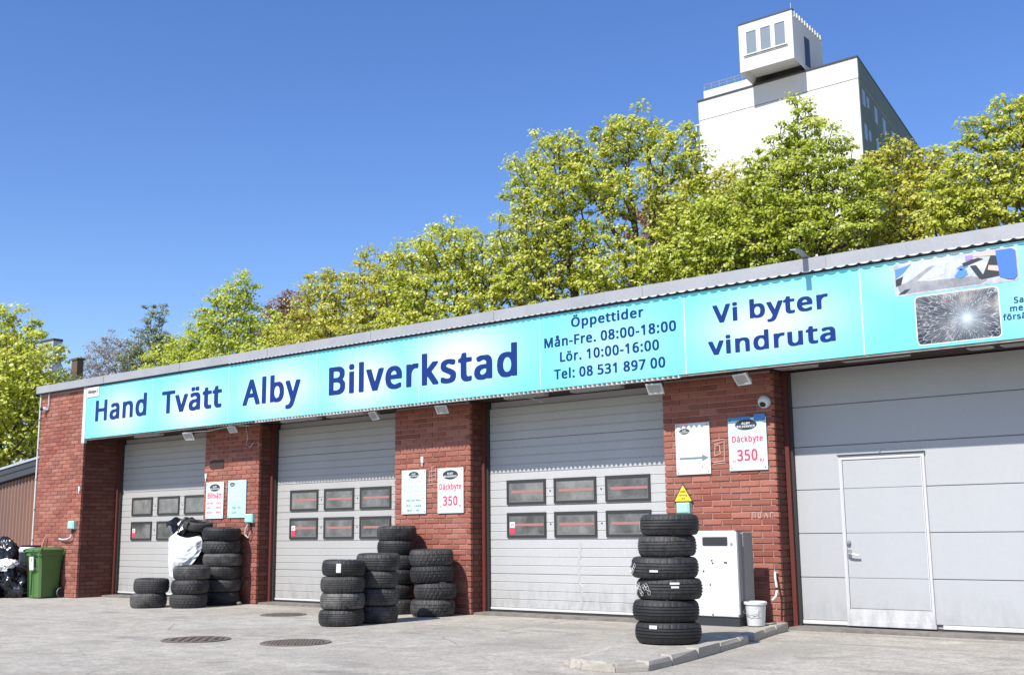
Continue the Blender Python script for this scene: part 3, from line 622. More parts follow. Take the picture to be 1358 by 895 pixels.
def lettering(text, x0, z0, y, cap, material, parent, x1=None, slant=0.0, thick=0.002, single=False):
    """cut film letters from x0 to x1 on baseline z0; large letters are parts of their own, small print is one part"""
    size = cap / 0.408
    pen, lo, hi, chars = 0.0, 1e9, -1e9, []
    for ch in text:
        if ch == ' ':
            pen += 0.16
            continue
        adv, loops = glyph(ch)
        P = [[(px + pen, pz) for px, pz in L] for L in loops]
        xs_ = [q[0] for L in P for q in L]
        lo, hi = min(lo, min(xs_)), max(hi, max(xs_))
        chars.append(P)
        pen += adv
    sx = size if x1 is None else (x1 - x0) / (hi - lo)
    if single:
        for P in chars:
            ref = min(q[0] for L in P for q in L)
            X = (ref - lo) * sx
            o = link('letter', glyph_mesh(P, sx, size, thick, 'letter', material, slant, ref), parent)
            o.location = (x0 + X, y, z0 + X * slant)
        return None
    o = link('small_print', glyph_mesh([L for P in chars for L in P], sx, size, thick, 'small_print', material, slant, lo), parent)
    o.location = (x0, y, z0)
    o['kind'] = 'stuff'
    return o

# ================================================================== GROUND
g = MB()
xs = [-400, -120, -40, -15, -6, 0, 6, 12, 18, 24, 40, 120, 400]
ys = [-300, -60, -30, -16, -10, -6, -3, 0, 4, 14, 40, 120, 300, 600]
nx = len(xs)
gv = [(x, y, -0.085) for y in ys for x in xs]
gf = [(j * nx + i, j * nx + i + 1, (j + 1) * nx + i + 1, (j + 1) * nx + i) for j in range(len(ys) - 1) for i in range(nx - 1)]
g.add(gv, gf)
structure(g.build('ground', M['asphalt']))

# door thresholds: a worn dark concrete lip in front of every door
for (a, b) in ((0.05, 3.15), (4.74, 7.9), (9.5, 12.68), (14.3, 18.55)):
    t = MB().flat([(a, 0.02), (b, 0.02), (b, 0.40), (a, 0.40)], -0.084, -0.052)
    structure(t.build('threshold', M['dirty_concrete']))

# raised traffic island in front of the third pier
isl = [(12.72, -0.02), (12.9, -1.2), (13.35, -2.8), (14.0, -4.0), (14.35, -4.38), (14.75, -4.42), (14.93, -4.15), (14.80, -3.2), (14.57, -1.9), (14.40, -1.0), (14.27, -0.35), (14.25, -0.02)]
b = MB()
n = len(isl)
inner = [(14.0 + (x - 14.0) * 0.90 if x < 13.6 else x - 0.0, y) for x, y in isl]
low = [(x, y, -0.083) for x, y in isl]
top = []
for i, (x, y) in enumerate(isl):
    if i in (1, 2, 3):
        top.append((x + 0.35, y + 0.15, -0.004))
    elif i == 0:
        top.append((x + 0.30, y, -0.004))
    else:
        top.append((x - 0.02, y + 0.02 if y < -0.5 else y, -0.004))
b.add(low + top, [tuple(range(n, 2 * n))] + [(i, (i + 1) % n, (i + 1) % n + n, i + n) for i in range(n)])
structure(b.build('traffic_island', M['asphalt']))
kerb = thing('kerb', 'chipped pale concrete kerb stones curving round the low island below the tall tyre stack', 'kerb')
kp = [(14.04, -4.02), (14.20, -4.27), (14.50, -4.44), (14.84, -4.42), (15.02, -4.20), (14.98, -3.75), (14.90, -3.15), (14.80, -2.55), (14.70, -1.95), (14.60, -1.45), (14.50, -0.98), (14.42, -0.55), (14.36, -0.12)]
rnd = random.Random(4)
for i in range(len(kp) - 1):
    (x0, y0), (x1, y1) = kp[i], kp[i + 1]
    if i == 8:
        x1, y1 = x0 + (x1 - x0) * 0.6, y0 + (y1 - y0) * 0.6      # a gap in the stones
    d = Vector((x1 - x0, y1 - y0)).normalized()
    nrm = Vector((-d.y, d.x)) * 0.13
    g0 = 0.006
    a0, a1 = Vector((x0, y0)) + d * g0, Vector((x1, y1)) - d * g0
    zt = 0.006 + rnd.uniform(-0.006, 0.008)
    if i < 5: zt = -0.040 + 0.009 * i
    c = 0.034
    q = [a0, a1, a1 + nrm, a0 + nrm]
    s = MB()
    lowv = [(p.x, p.y, -0.083) for p in q]
    midv = [(p.x, p.y, zt - c) for p in q]
    cen = sum(q, Vector((0, 0))) / 4
    topv = [(p.x + (cen.x - p.x) * 0.16 + rnd.uniform(-.010, .010), p.y + (cen.y - p.y) * 0.10 + rnd.uniform(-.010, .010), zt + rnd.uniform(-.004, .004)) for p in q]
    s.add(lowv + midv + topv, [(k, (k + 1) % 4, (k + 1) % 4 + 4, k + 4) for k in range(4)] + [(k + 4, (k + 1) % 4 + 4, (k + 1) % 4 + 8, k + 8) for k in range(4)] + [(8, 9, 10, 11)])
    s.build('kerb_stone', M['concrete'], kerb)

# manhole covers
def manhole(label, cx, cy, rad, kind):
    t = thing('manhole_cover', label, 'manhole cover', (cx, cy, -0.083), 'manhole covers in the asphalt')
    MB().lathe([(rad, 0.0), (rad, 0.008), (rad - 0.035, 0.010), (rad - 0.04, 0.003)], 48).build('rim', M['cast_iron'], t)
    MB().lathe([(rad - 0.04, 0.003), (rad - 0.045, 0.006), (0.0001, 0.006)], 48).build('lid', M['cast_iron'], t)
    s = MB()
    st = 0.05 if kind == 'waffle' else 0.065
    k = int(rad / st)
    for i in range(-k, k + 1):
        for j in range(-k, k + 1):
            x, y = i * st, j * st
            if math.hypot(x, y) < rad - 0.07:
                if kind == 'waffle':
                    s.box(x - .016, x + .016, y - .016, y + .016, 0.006, 0.013)
                elif (i + j) % 2 == 0:
                    s.box(x - .028, x + .028, y - .011, y + .011, 0.006, 0.015)
                else:
                    s.box(x - .011, x + .011, y - .028, y + .028, 0.006, 0.015)
    o = s.build('relief', M['cast_iron'], t)
    o['kind'] = 'stuff'
manhole('round iron manhole cover of open grating pattern, nearest the wheelie bin side of the forecourt', 9.30, -4.52, 0.38, 'grate')
manhole('round iron manhole cover with square waffle relief, in the foreground below the middle tyre stacks', 10.55, -4.15, 0.38, 'waffle')
manhole('smooth worn manhole cover nearest the doors, before the second garage door', 7.10, -1.42, 0.33, 'waffle')

# ================================================================== BUILDING
house = thing('service_garage', 'low red brick car workshop with four white sectional doors and flat roof', 'garage', (0, 0, 0))
ROOF_Z, FASCIA_Z, SOFFIT_Z = 4.08, 3.945, 2.955
DY = 0.35
rng = random.Random(11)
body = MB()
body.box(-1.64, 20.1, 0.42, 11.0, -0.08, 3.93)
body.build('rear_wall', M['brown_side'], house)
# side walls' returns, canopy box over the doors
MB().box(0.0, 20.1, -0.495, 0.415, 2.96, 3.93).build('canopy', M['soffit'], house)
MB().box(-1.70, 20.2, -0.56, 11.1, 3.93, 3.95).build('roof', M['roof_felt'], house)
fx = -1.70
k = 0
while fx < 20.2:
    w = min(2.42, 20.2 - fx)
    f_ = MB()
    f_.prism([(fx + .002, FASCIA_Z - 0.0), (fx + w - .002, FASCIA_Z - 0.0), (fx + w - .002, ROOF_Z), (fx + .002, ROOF_Z)], -0.60, -0.575)
    f_.box(fx + .002, fx + w - .002, -0.60, -0.40, ROOF_Z, ROOF_Z + 0.012)
    f_.box(fx + w - 0.03, fx + w + 0.02, -0.606, -0.602, FASCIA_Z, ROOF_Z - .002)
    f_.build('fascia_flashing', M['galv'], house)
    fx += w
MB().box(-1.72, -1.703, -0.60, 11.1, FASCIA_Z, ROOF_Z).build('fascia_flashing', M['galv'], house)

BW, BH, JT = 0.25, 0.0625, 0.0125
brick_meshes = {}
def brick_mesh(w, v):
    key = (round(w, 3), v)
    if key not in brick_meshes:
        r_ = random.Random(hash(key) & 0xffff)
        s = MB()
        c = 0.004
        dz = r_.uniform(-.0012, .0012)
        s.cbox(-w / 2, w / 2, 0, 0.05, dz, BH + dz, c)
        brick_meshes[key] = s.mesh('brick', M['brick'])
    return brick_meshes[key]

def brick_layout(x0, x1, z0, z1):
    out = []
    row = 0
    z = z0
    while z + BH <= z1 + 1e-6:
        off = 0.0 if row % 2 == 0 else (BW + JT) / 2
        x = x0 - off
        while x < x1 - 0.02:
            a, b_ = max(x, x0), min(x + BW, x1)
            if b_ - a > 0.03:
                out.append((a, b_, z, row))
            x += BW + JT
        z += BH + JT
        row += 1
    return out

def joined_bricks(name, quads, parent, axis='front', fixed=0.0):
    """bricks too small to pick apart: real geometry joined in one part"""
    s = MB()
    sh = []
    for (a, b_, z, row) in quads:
        j = rng.uniform(-0.002, 0.002)
        before = len(s.v)
        if axis == 'front':
            s.cbox(a, b_, fixed + j, fixed + 0.05, z, z + BH, 0.004)
        else:  # faces +x; a, b along y
            t = MB().cbox(a, b_, 0 + j, 0.05, z, z + BH, 0.004)
            s.add([(fixed - y, x, zz) for x, y, zz in t.v], t.f)
        sh += [rng.random()] * (len(s.v) - before)
    me = s.mesh(name, M['brick'] if axis == 'front' else M['brick_shaded'])
    at = me.attributes.new('shade', 'FLOAT', 'POINT')
    at.data.foreach_set('value', sh)
    o = link(name, me, parent)
    o['kind'] = 'stuff'
    return o

G0 = -0.083
MJ = 0.013      # mortar lies this far behind the brick faces
def pier(x0, x1, yf, ztop, singles, label, left_side=False):
    p_ = MB()
    p_.box(x0 + MJ, x1 - MJ - 0.02, yf + MJ, 0.43, G0, ztop)
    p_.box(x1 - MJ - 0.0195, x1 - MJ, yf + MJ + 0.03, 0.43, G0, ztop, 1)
    root = link('brick_pier', p_.mesh('brick_pier', [M['mortar'], M['mortar_shaded']]), house)
    tag(root, label)
    lay = brick_layout(x0, x1, G0 + 0.010, ztop)
    if singles:
        # the bricks the picture shows largest are objects of their own
        n1 = singles[0]
        # nearest to the camera = largest x first, and lit part first
        order = sorted(lay, key=lambda q: (q[0] < singles[1], q[2])) if singles[1] is not None else lay
        first, rest = order[:n1], order[n1:]
        for (a, b_, z, row) in first:
            me = brick_mesh(b_ - a, rng.randrange(4))
            o = link('brick', me, root, ((a + b_) / 2, yf + rng.uniform(-0.0025, 0.0025), z))
        if rest:
            joined_bricks('brickwork', rest, root, 'front', yf)
    else:
        joined_bricks('brickwork', lay, root, 'front', yf)
    # right-hand reveal, in brick with its shade painted in
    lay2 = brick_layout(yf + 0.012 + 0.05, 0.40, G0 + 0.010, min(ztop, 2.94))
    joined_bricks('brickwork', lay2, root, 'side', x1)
    if left_side:
        s = MB()
    return root

pier(-1.643, 0.0, -0.5, 3.925, None, 'leftmost pier, standing forward of the others')
pier(3.185, 4.70, 0.0, 2.95, None, 'pier between the first and second doors')
pier(7.94, 9.468, 0.0, 2.95, (60, 8.9), 'pier between the second and third doors')
pier(12.72, 14.25, 0.0, 2.95, (240, None), 'pier between the third door and the wide gate')
pier(18.6, 20.1, 0.0, 2.95, None, 'rightmost pier')
# left wall of the building
lw = MB().box(-1.632, -1.60, -0.45, 11.0, G0, 3.925)
lw.build('side_wall', M['mortar'], house)
# left side brickwork facing -x
s = MB(); sh = []
for (a, b_, z, row) in brick_layout(-0.437, 8.0, G0 + 0.010, 3.925):
    t = MB().cbox(a, b_, 0, 0.02, z, z + BH, 0.003)
    k0 = len(s.v)
    s.add([(-1.643 + y, -x + 0.0, zz) if False else (-1.643 + y, x, zz) for x, y, zz in t.v], [tuple(reversed(fc)) for fc in t.f])
    sh += [rng.random()] * (len(s.v) - k0)
me = s.mesh('brickwork', M['brick']); at = me.attributes.new('shade', 'FLOAT', 'POINT'); at.data.foreach_set('value', sh)
o = link('brickwork', me, house); o['kind'] = 'stuff'

# the reveals' dark joints are shade painted into the mortar colour

# door jambs (painted red-brown) at the left edge of each opening, and narrow black strips beside them
for (jx, y0) in ((0.0, 0.12), (4.70, 0.12), (9.468, 0.12), (14.25, 0.12)):
    MB().box(jx + 0.003, jx + 0.055, y0 + 0.13, 0.352, G0, 2.95).build('door_jamb', M['frame_brown'], house)
    MB().box(jx + 0.055, jx + 0.085, 0.30, 0.356, G0, 2.95).build('door_edge_strip', M['frame_black'], house)
for jx in (3.185, 7.94, 12.72, 18.6):
    MB().box(jx - 0.06, jx - 0.003, 0.25, 0.352, G0, 2.95).build('door_jamb', M['frame_brown'], house)

# ---------------------------------------------------------------- sectional doors
def rib_profile(h, pitch=0.119, joint=True):
    """front outline of a ribbed panel: list of (y, z) from bottom to top"""
    P = [(0.012, 0.0), (0.0, 0.006)]
    k = 1
    while k * pitch < h - 0.03:
        z = k * pitch
        P += [(0.0, z - 0.010), (0.007, z - 0.004), (0.007, z + 0.001), (-0.002, z + 0.005), (0.0, z + 0.014)]
        k += 1
    P += [(0.0, h - 0.008), (0.012, h - 0.002)]
    return P

def door_panel(x0, x1, z0, h, y, material, parent, ribs=True, pitch=0.119):
    P = rib_profile(h, pitch) if ribs else [(0.016, 0.0), (0.0, 0.006), (0.0, h - 0.008), (0.016, h - 0.002)]
    s = MB()
    v, f = [], []
    for (yy, zz) in P:
        v += [(x0, y + yy, z0 + zz), (x1, y + yy, z0 + zz)]
    for i in range(len(P) - 1):
        f.append((2 * i, 2 * i + 1, 2 * i + 3, 2 * i + 2))
    k0 = len(v)
    v += [(x0, y + 0.04, z0), (x1, y + 0.04, z0), (x0, y + 0.04, z0 + h - 0.001), (x1, y + 0.04, z0 + h - 0.001)]
    f += [(k0, k0 + 1, 1, 0), (k0 - 2, k0 - 1, k0 + 3, k0 + 2)]
    s.add(v, f)
    return s.build('door_panel', material, parent)

def window_row(xs_, z0, z1, y, parent, stripe=True, sticker=(), tape=None):
    for i, (a, b_) in enumerate(xs_):
        fr = MB()
        t, pr = 0.035, 0.020
        fr.box(a, b_, y - pr, y + 0.005, z1 - t, z1)
        fr.box(a, b_, y - pr, y + 0.005, z0, z0 + t)
        fr.box(a, a + t, y - pr, y + 0.005, z0 + t, z1 - t)
        fr.box(b_ - t, b_, y - pr, y + 0.005, z0 + t, z1 - t)
        fr.build('window_frame', M['frame_black'], parent)
        pn = MB()
        pn.box(a + t - .002, b_ - t + .002, y - 0.006, y - 0.003, z0 + t - .002, z1 - t + .002)
        pn.build('window_pane', M['pane'], parent)
        il = MB()
        q = 0.012
        il.box(a + t, b_ - t, y - 0.010, y - 0.0055, z0 + t, z0 + t + q)
        il.box(a + t, b_ - t, y - 0.010, y - 0.0055, z1 - t - q, z1 - t)
        il.box(a + t, a + t + q, y - 0.010, y - 0.0055, z0 + t + q, z1 - t - q)
        il.box(b_ - t - q, b_ - t, y - 0.010, y - 0.0055, z0 + t + q, z1 - t - q)
        il.build('inner_frame', M['inner_frame'], parent)
        if stripe:
            zc = (z0 + z1) / 2 + 0.005
            s = MB().box(a + t + 0.045, b_ - t - 0.014, y - 0.0085, y - 0.0065, zc - 0.019, zc + 0.017)
            s.build('red_stripe', M['red_tape'], parent)
        if i in sticker:
            s = MB()
            s.box(a + t + 0.012, a + t + 0.105, y - 0.0105, y - 0.0088, z0 + t + 0.025, z0 + t + 0.105, 0)
            s.box(a + t + 0.012, a + t + 0.105, y - 0.0105, y - 0.0088, z0 + t + 0.105, z0 + t + 0.185, 1)
            s.tube([(a + t + 0.035, y - 0.0115, z0 + t + 0.125), (a + t + 0.06, y - 0.0115, z0 + t + 0.165), (a + t + 0.085, y - 0.0115, z0 + t + 0.125)], 0.006, 5, 0)
            s.build('warning_sticker', [M['pink_red'], M['poster_white']], parent)

def rib_door(x0, x1, material, label, wins, stripe, sticker, seed):
    root = link('garage_door', MB().box(x0, x1, DY + 0.03, DY + 0.06, -0.06, 2.95).mesh('garage_door', material), house)
    tag(root, label)
    # rubber bottom seal and bottom rail
    MB().box(x0, x1, DY - 0.004, DY + 0.03, -0.050, -0.020).build('bottom_seal', M['frame_black'], root)
    MB().box(x0, x1, DY - 0.012, DY + 0.03, -0.020, 0.012).build('bottom_rail', M['white_trim'], root)
    z = 0.012
    for h in (0.468, 0.476, 0.476, 0.476, 0.476, 0.476):
        h = min(h, 2.95 - z)
        if h > 0.1:
            door_panel(x0, x1, z, h, DY, material, root)
        z += h
    window_row(wins, 0.985, 1.335, DY, root, stripe, sticker)
    window_row(wins, 1.450, 1.800, DY, root, stripe, ())
    # small fixing plates between the windows
    for i in range(len(wins) - 1):
        xm = (wins[i][1] + wins[i + 1][0]) / 2
        for zc in (1.17, 1.63):
            MB().lathe([(0.0001, 0), (0.011, 0.0), (0.011, 0.006), (0.0001, 0.006)], 8).build('fixing_bolt', M['dark_steel'], root)
            o_ = root.children[-1]
            bolt = [c_ for c_ in root.children if c_.name.startswith('fixing_bolt')][-1]
            bolt.rotation_euler = (math.pi / 2, 0, 0)
            bolt.location = (xm, DY - 0.001, zc)
    return root

def wins_for(x0):
    return [(x0 + 0.37, x0 + 1.07), (x0 + 1.22, x0 + 1.93), (x0 + 2.08, x0 + 2.79)]
d1 = rib_door(0.085, 3.125, M['door_grey'], 'grey-white ribbed door with six windows, the first from the left', [(0.44, 1.12), (1.29, 1.98), (2.14, 2.83)], False, (0,), 1)
d2 = rib_door(4.785, 7.88, M['door_grey'], 'pale grey ribbed door with six windows, second from the left', [(5.13, 5.83), (5.98, 6.69), (6.83, 7.53)], True, (0,), 2)
d3 = rib_door(9.553, 12.66, M['door_white'], 'white ribbed door with a vertical crease below six windows, third from the left', [(9.87, 10.57), (10.715, 11.43), (11.58, 12.29)], True, (0,), 3)
# crease of dented steel below the windows of the third door
cre = MB()
pts = []
rr = random.Random(5)
z = 0.02
while z < 0.94:
    pts.append((11.13 + 0.018 * math.sin(z * 9) + rr.uniform(-.012, .012), z))
    z += 0.06
for i in range(len(pts) - 1):
    (xa, za), (xb, zb) = pts[i], pts[i + 1]
    cre.add([(xa - 0.03, DY - 0.0005, za), (xa, DY - 0.011, za), (xa + 0.02, DY - 0.0005, za), (xb - 0.03, DY - 0.0005, zb), (xb, DY - 0.011, zb), (xb + 0.02, DY - 0.0005, zb)],
            [(0, 1, 4, 3), (1, 2, 5, 4)])
cre.build('dent', M['door_white'], d3)

# wide gate with a wicket door
gate = link('garage_door', MB().box(14.335, 18.54, DY + 0.03, DY + 0.06, -0.06, 2.95).mesh('garage_door', M['gate_white']), house)
tag(gate, 'wide smooth white gate with a wicket door in it, at the right')
MB().box(14.335, 18.54, DY - 0.004, DY + 0.03, -0.056, -0.028).build('bottom_seal', M['frame_black'], gate)
for a, b_ in ((14.335, 14.90), (15.96, 18.54)):
    MB().box(a, b_, DY - 0.012, DY + 0.03, -0.028, 0.014).build('bottom_rail', M['white_trim'], gate)
zs = [0.014, 0.504, 1.011, 1.527, 1.98, 2.20, 2.425, 2.95]
zs = [0.014, 0.504, 1.011, 1.522, 2.032, 2.515, 2.95]
WX0, WX1 = 14.885, 15.885
for i in range(len(zs) - 1):
    door_panel(14.335, 18.54, zs[i], zs[i + 1] - zs[i], DY, M['gate_white'], gate, ribs=False)
wk = DY - 0.012
wt = MB()
ft = 0.030
wt.box(WX0, WX0 + ft, wk - 0.012, wk + 0.012, 0.014, 1.900)
wt.box(WX1 - ft, WX1, wk - 0.012, wk + 0.012, 0.014, 1.900)
wt.box(WX0 + ft, WX1 - ft, wk - 0.012, wk + 0.012, 1.855, 1.900)
wt.box(WX0, WX1 + 0.01, wk - 0.025, wk + 0.012, -0.030, 0.013)
wt.box(WX0 + ft, WX1 - ft, wk - 0.006, wk + 0.012, 0.014, 0.16)
wt.build('wicket_frame', M['wicket_paint'], gate)
MB().box(WX0 - 0.01, WX1 + 0.01, wk - 0.030, wk + 0.012, 1.902, 1.914).build('drip_cap', M['dark_steel'], gate)
for i in range(4):
    z0_, z1_ = max(zs[i], 0.162), min(zs[i + 1], 1.852)
    s = MB()
    a, b_, c = WX0 + ft + 0.014, WX1 - ft - 0.014, 0.005
    y_ = wk - 0.002
    s.add([(a, y_ + 0.01, z0_), (b_, y_ + 0.01, z0_), (b_, y_ + 0.01, z1_), (a, y_ + 0.01, z1_), (a, y_, z0_ + c), (b_, y_, z0_ + c), (b_, y_, z1_ - c), (a, y_, z1_ - c)],
          [(4, 5, 6, 7), (0, 1, 5, 4), (1, 2, 6, 5), (2, 3, 7, 6), (3, 0, 4, 7)])
    s.build('wicket_panel', M['gate_white'], gate)
# thin inner lip of the leaf
for xx in (WX0 + ft + 0.003, WX1 - ft - 0.011):
    MB().box(xx, xx + 0.008, wk - 0.016, wk + 0.01, 0.162, 1.85).build('wicket_trim', M['white_trim'], gate)
h = MB()
h.tube([(14.955, wk - 0.01, 0.775), (14.955, wk - 0.055, 0.775)], 0.011, 8)
h.tube([(14.955, wk - 0.055, 0.775), (15.01, wk - 0.062, 0.772), (15.085, wk - 0.055, 0.762)], [0.013, 0.012, 0.010], 8)
h.box(14.935, 14.975, wk - 0.022, wk - 0.012, 0.735, 0.825)
h.build('handle', M['steel'], gate)
l_ = MB().lathe([(0.0001, 0.03), (0.022, 0.028), (0.026, 0.0)], 14)
lo_ = l_.build('lock_cylinder', M['steel'], gate)
lo_.rotation_euler = (math.pi / 2, 0, 0); lo_.location = (14.952, wk - 0.012, 0.905)
MB().tube([(15.38, DY - 0.02, 1.915), (15.38, DY - 0.02, 1.96)], 0.005, 5).build('stop_pin', M['steel'], gate)

# soffit light fixtures (unlit) under the canopy
for (x0_, x1_, y0_, y1_) in ((5.35, 6.25, -0.10, 0.02), (6.5, 7.35, -0.12, 0.0), (10.2, 10.9, -0.12, 0.0), (11.35, 12.15, -0.12, 0.0), (14.42, 14.9, -0.30, -0.12), (15.25, 16.0, -0.36, -0.20), (16.62, 16.86, -0.30, -0.14), (16.95, 17.30, -0.26, -0.12), (1.1, 1.9, -0.12, 0.0)):
    f = thing('strip_light', None, None) if False else None
    t = MB()
    t.box(x0_, x1_, y0_, y1_, 2.915, 2.953, 0)
    t.box(x0_ + 0.02, x1_ - 0.02, y0_ + 0.015, y1_ - 0.015, 2.908, 2.914, 1)
    t.build('strip_light', [M['lamp_grey'], M['lamp_glass']], house)

# ================================================================== SIGN
board = thing('sign_board', 'long cyan shop sign with navy lettering fixed along the roof edge above the doors', 'sign', (0, 0, 0))
SY = -0.55
seams = [0.10, 2.30, 4.52, 6.74, 8.96, 11.18, 13.40, 15.62, 17.84, 20.06]
for a, b_ in zip(seams, seams[1:]):
    MB().cbox(a + 0.003, b_ - 0.003, SY, SY + 0.03, 2.925, 3.918, 0.003).build('panel', M['vinyl'], board)
MB().box(0.09, 20.06, SY + 0.031, SY + 0.05, 2.93, 3.92).build('backing', M['white_trim'], board)
MB().box(-0.005, 0.098, SY - 0.004, SY + 0.05, 2.845, 3.935).build('end_trim', M['white_trim'], board)
# white seam covers between some panels
for x_ in seams[1:-1]:
    MB().box(x_ - 0.007, x_ + 0.007, SY - 0.0028, SY + 0.01, 2.924, 3.92).build('seam_cover', M['poster_cyan'] if x_ < 12 else M['white_trim'], board)
# corrugated sheet edges above and below the panels
def corrugated_strip(x0_, x1_, z0_, z1_, y, amp, period, name, mat_, parent, th=0.004):
    n_ = int((x1_ - x0_) / period * 8)
    v, f = [], []
    for i in range(n_ + 1):
        x_ = x0_ + (x1_ - x0_) * i / n_
        yy = y + amp * math.sin(2 * math.pi * i / 8)
        v += [(x_, yy, z0_), (x_, yy, z1_), (x_, yy + th, z0_), (x_, yy + th, z1_)]
    for i in range(n_):
        a = 4 * i
        f += [(a, a + 4, a + 5, a + 1), (a + 2, a + 3, a + 7, a + 6), (a, a + 2, a + 6, a + 4)]
    return MB().add(v, f).build(name, mat_, parent, smooth=False)
corrugated_strip(0.12, 5.2, 2.893, 2.926, SY + 0.026, 0.016, 0.075, 'corrugated_edge', M['dirty_edge'], board)
corrugated_strip(5.2, 13.3, 2.889, 2.926, SY + 0.022, 0.018, 0.075, 'corrugated_edge', M['corrugated'], board)
MB().box(13.3, 20.0, SY + 0.012, SY + 0.028, 2.900, 2.924).build('edge_trim', M['dirty_edge'], board)
def scallops(x0_, x1_, period, drop):
    s = MB()
    x_ = x0_
    while x_ < x1_:
        w_ = period * 0.40
        P = [(x_ + w_ * math.cos(R(180 + 30 * q)) , 3.9445 + drop * math.sin(R(180 + 30 * q))) for q in range(7)]
        s.prism(P, -0.606, -0.602)
        x_ += period
    o_ = s.build('scalloped_trim', M['white_trim'], board)
    o_['kind'] = 'stuff'
scallops(12.6, 20.0, 0.135, 0.017)
scallops(4.6, 12.55, 0.100, 0.009)
MB().box(0.12, 20.0, SY + 0.06, SY + 0.10, 2.895, 2.959).build('lower_rail', M['soffit'], board)

LY = SY - 0.0025
lettering('Hand', 0.44, 3.25, LY, 0.395, M['navy'], board, 2.13, single=True)
lettering('Tvätt', 2.60, 3.235, LY, 0.40, M['navy'], board, 4.34, single=True)
lettering('Alby', 4.91, 3.205, LY, 0.42, M['navy'], board, 6.36, single=True)
lettering('Bilverkstad', 7.03, 3.205, LY, 0.435, M['navy'], board, 10.79, slant=-0.010, single=True)
lettering('Öppettider', 11.70, 3.712, LY, 0.125, M['navy'], board, 12.82, single=True)
lettering('Mån-Fre. 08:00-18:00', 11.255, 3.480, LY, 0.130, M['navy'], board, 13.28, single=True)
lettering('Lör. 10:00-16:00', 11.51, 3.270, LY, 0.130, M['navy'], board, 13.03, single=True)
lettering('Tel: 08 531 897 00', 11.41, 3.045, LY, 0.130, M['navy'], board, 13.11, single=True)
lettering('Vi byter', 13.79, 3.505, LY, 0.215, M['navy'], board, 15.24, single=True)
lettering('vindruta', 13.71, 3.125, LY, 0.215, M['navy'], board, 15.305, single=True)
lettering('Sa', 17.195, 3.290, LY, 0.062, M['darktext'], board, single=True)
lettering('me', 17.152, 3.208, LY, 0.062, M['darktext'], board, single=True)
lettering('försä', 17.078, 3.125, LY, 0.062, M['darktext'], board, single=True)

def rounded(x0_, x1_, z0_, z1_, r_, n_=5):
    P = []
    for (cx, cz, a0) in ((x1_ - r_, z1_ - r_, 0), (x0_ + r_, z1_ - r_, 90), (x0_ + r_, z0_ + r_, 180), (x1_ - r_, z0_ + r_, 270)):
        for k_ in range(n_ + 1):
            t_ = R(a0 + 90 * k_ / n_)
            P.append((cx + r_ * math.cos(t_), cz + r_ * math.sin(t_)))
    return P

# printed picture 1: a fitter's gloved hands at a car windscreen (flat print in layers of film)
def poly(s, pts_, lay, mi):
    s.prism(pts_, LY - 0.0012 * lay, LY - 0.0012 * lay + 0.001, mi)
pr = MB()
X0, X1, Z0, Z1 = 16.01, 17.26, 3.525, 3.862
def U(u, w): return (X0 + u * (X1 - X0), Z0 + w * (Z1 - Z0))
poly(pr, rounded(X0 - 0.012, X1 + 0.012, Z0 - 0.012, Z1 + 0.012, 0.05), 1, 0)
poly(pr, rounded(X0, X1, Z0, Z1, 0.045), 2, 1)
def ccw(P):
    a_ = sum(P[i][0] * P[(i + 1) % len(P)][1] - P[(i + 1) % len(P)][0] * P[i][1] for i in range(len(P)))
    return P if a_ > 0 else P[::-1]
def pu(pts_, lay, mi): poly(pr, ccw([U(*q) for q in pts_]), lay, mi)
pu([(0.02, .12), (.30, .72), (.46, .95), (.78, .95), (.62, .25), (.30, .12)], 3, 0)       # pale windscreen
pu([(0.04, .04), (0.0 + .02, .30), (.12, .42), (.30, .34), (.64, .30), (.76, .12), (.70, .03)], 4, 2)  # bonnet
pu([(.12, .42), (.30, .80), (.34, .80), (.19, .40)], 4, 2)
pu([(.26, .42), (.36, .68), (.44, .72), (.42, .48), (.30, .40)], 5, 0)
pu([(0.005, .55), (0.0 + .005, .85), (.10, .92), (.15, .98), (.08, .72)], 4, 3)
pu([(0.005, .30), (.005, .52), (.07, .60), (.05, .34)], 5, 4)
pu([(.02, .03), (.08, .16), (.13, .17), (.08, .03)], 5, 4)
pu([(.54, .28), (.50, .36), (.55, .58), (.60, .52), (.61, .36)], 6, 3)                     # blue glove
pu([(.56, .52), (.52, .60), (.56, .68), (.62, .62)], 6, 3)
pu([(.58, .62), (.57, .74), (.70, .84), (.74, .78), (.66, .70)], 7, 4)                     # dark tool
pu([(.60, .80), (.60, .95), (.66, .95), (.66, .82)], 7, 5)
pu([(.63, .62), (.68, .62), (.745, .20), (.70, .18)], 7, 4)
pu([(.71, .15), (.76, .52), (.80, .85), (.86, .80), (.87, .20)], 6, 4)                     # dark interior
pu([(.77, .42), (.78, .56), (.92, .46), (.93, .26)], 8, 6)                                 # forearm
pu([(.64, .90), (.70, .98), (.86, .98), (.85, .84), (.76, .86)], 6, 6)
pu([(.86, .16), (.84, .98), (.965, .98), (.995, .90), (.995, .14), (.97, .03), (.92, .06)], 9, 7)  # blue overall
pr.build('printed_picture', [M['car_ink_pale'], M['car_ink_pale'], M['car_ink'], M['glove_ink'], M['ink'], M['purple_ink'], M['skin_ink'], M['blue_ink']], board)
# printed picture 2: cracked windscreen
s = MB().prism(rounded(-0.42, 0.42, -0.255, 0.255, 0.04), 0.0, 0.001)
o = s.build('printed_picture', M['glassprint'], board)
o.location = (16.63, LY - 0.0025, 3.225)
MB().prism(rounded(16.198, 17.062, 2.958, 3.492, 0.05), LY - 0.0012, LY - 0.0002).build('picture_border', M['poster_white'], board)

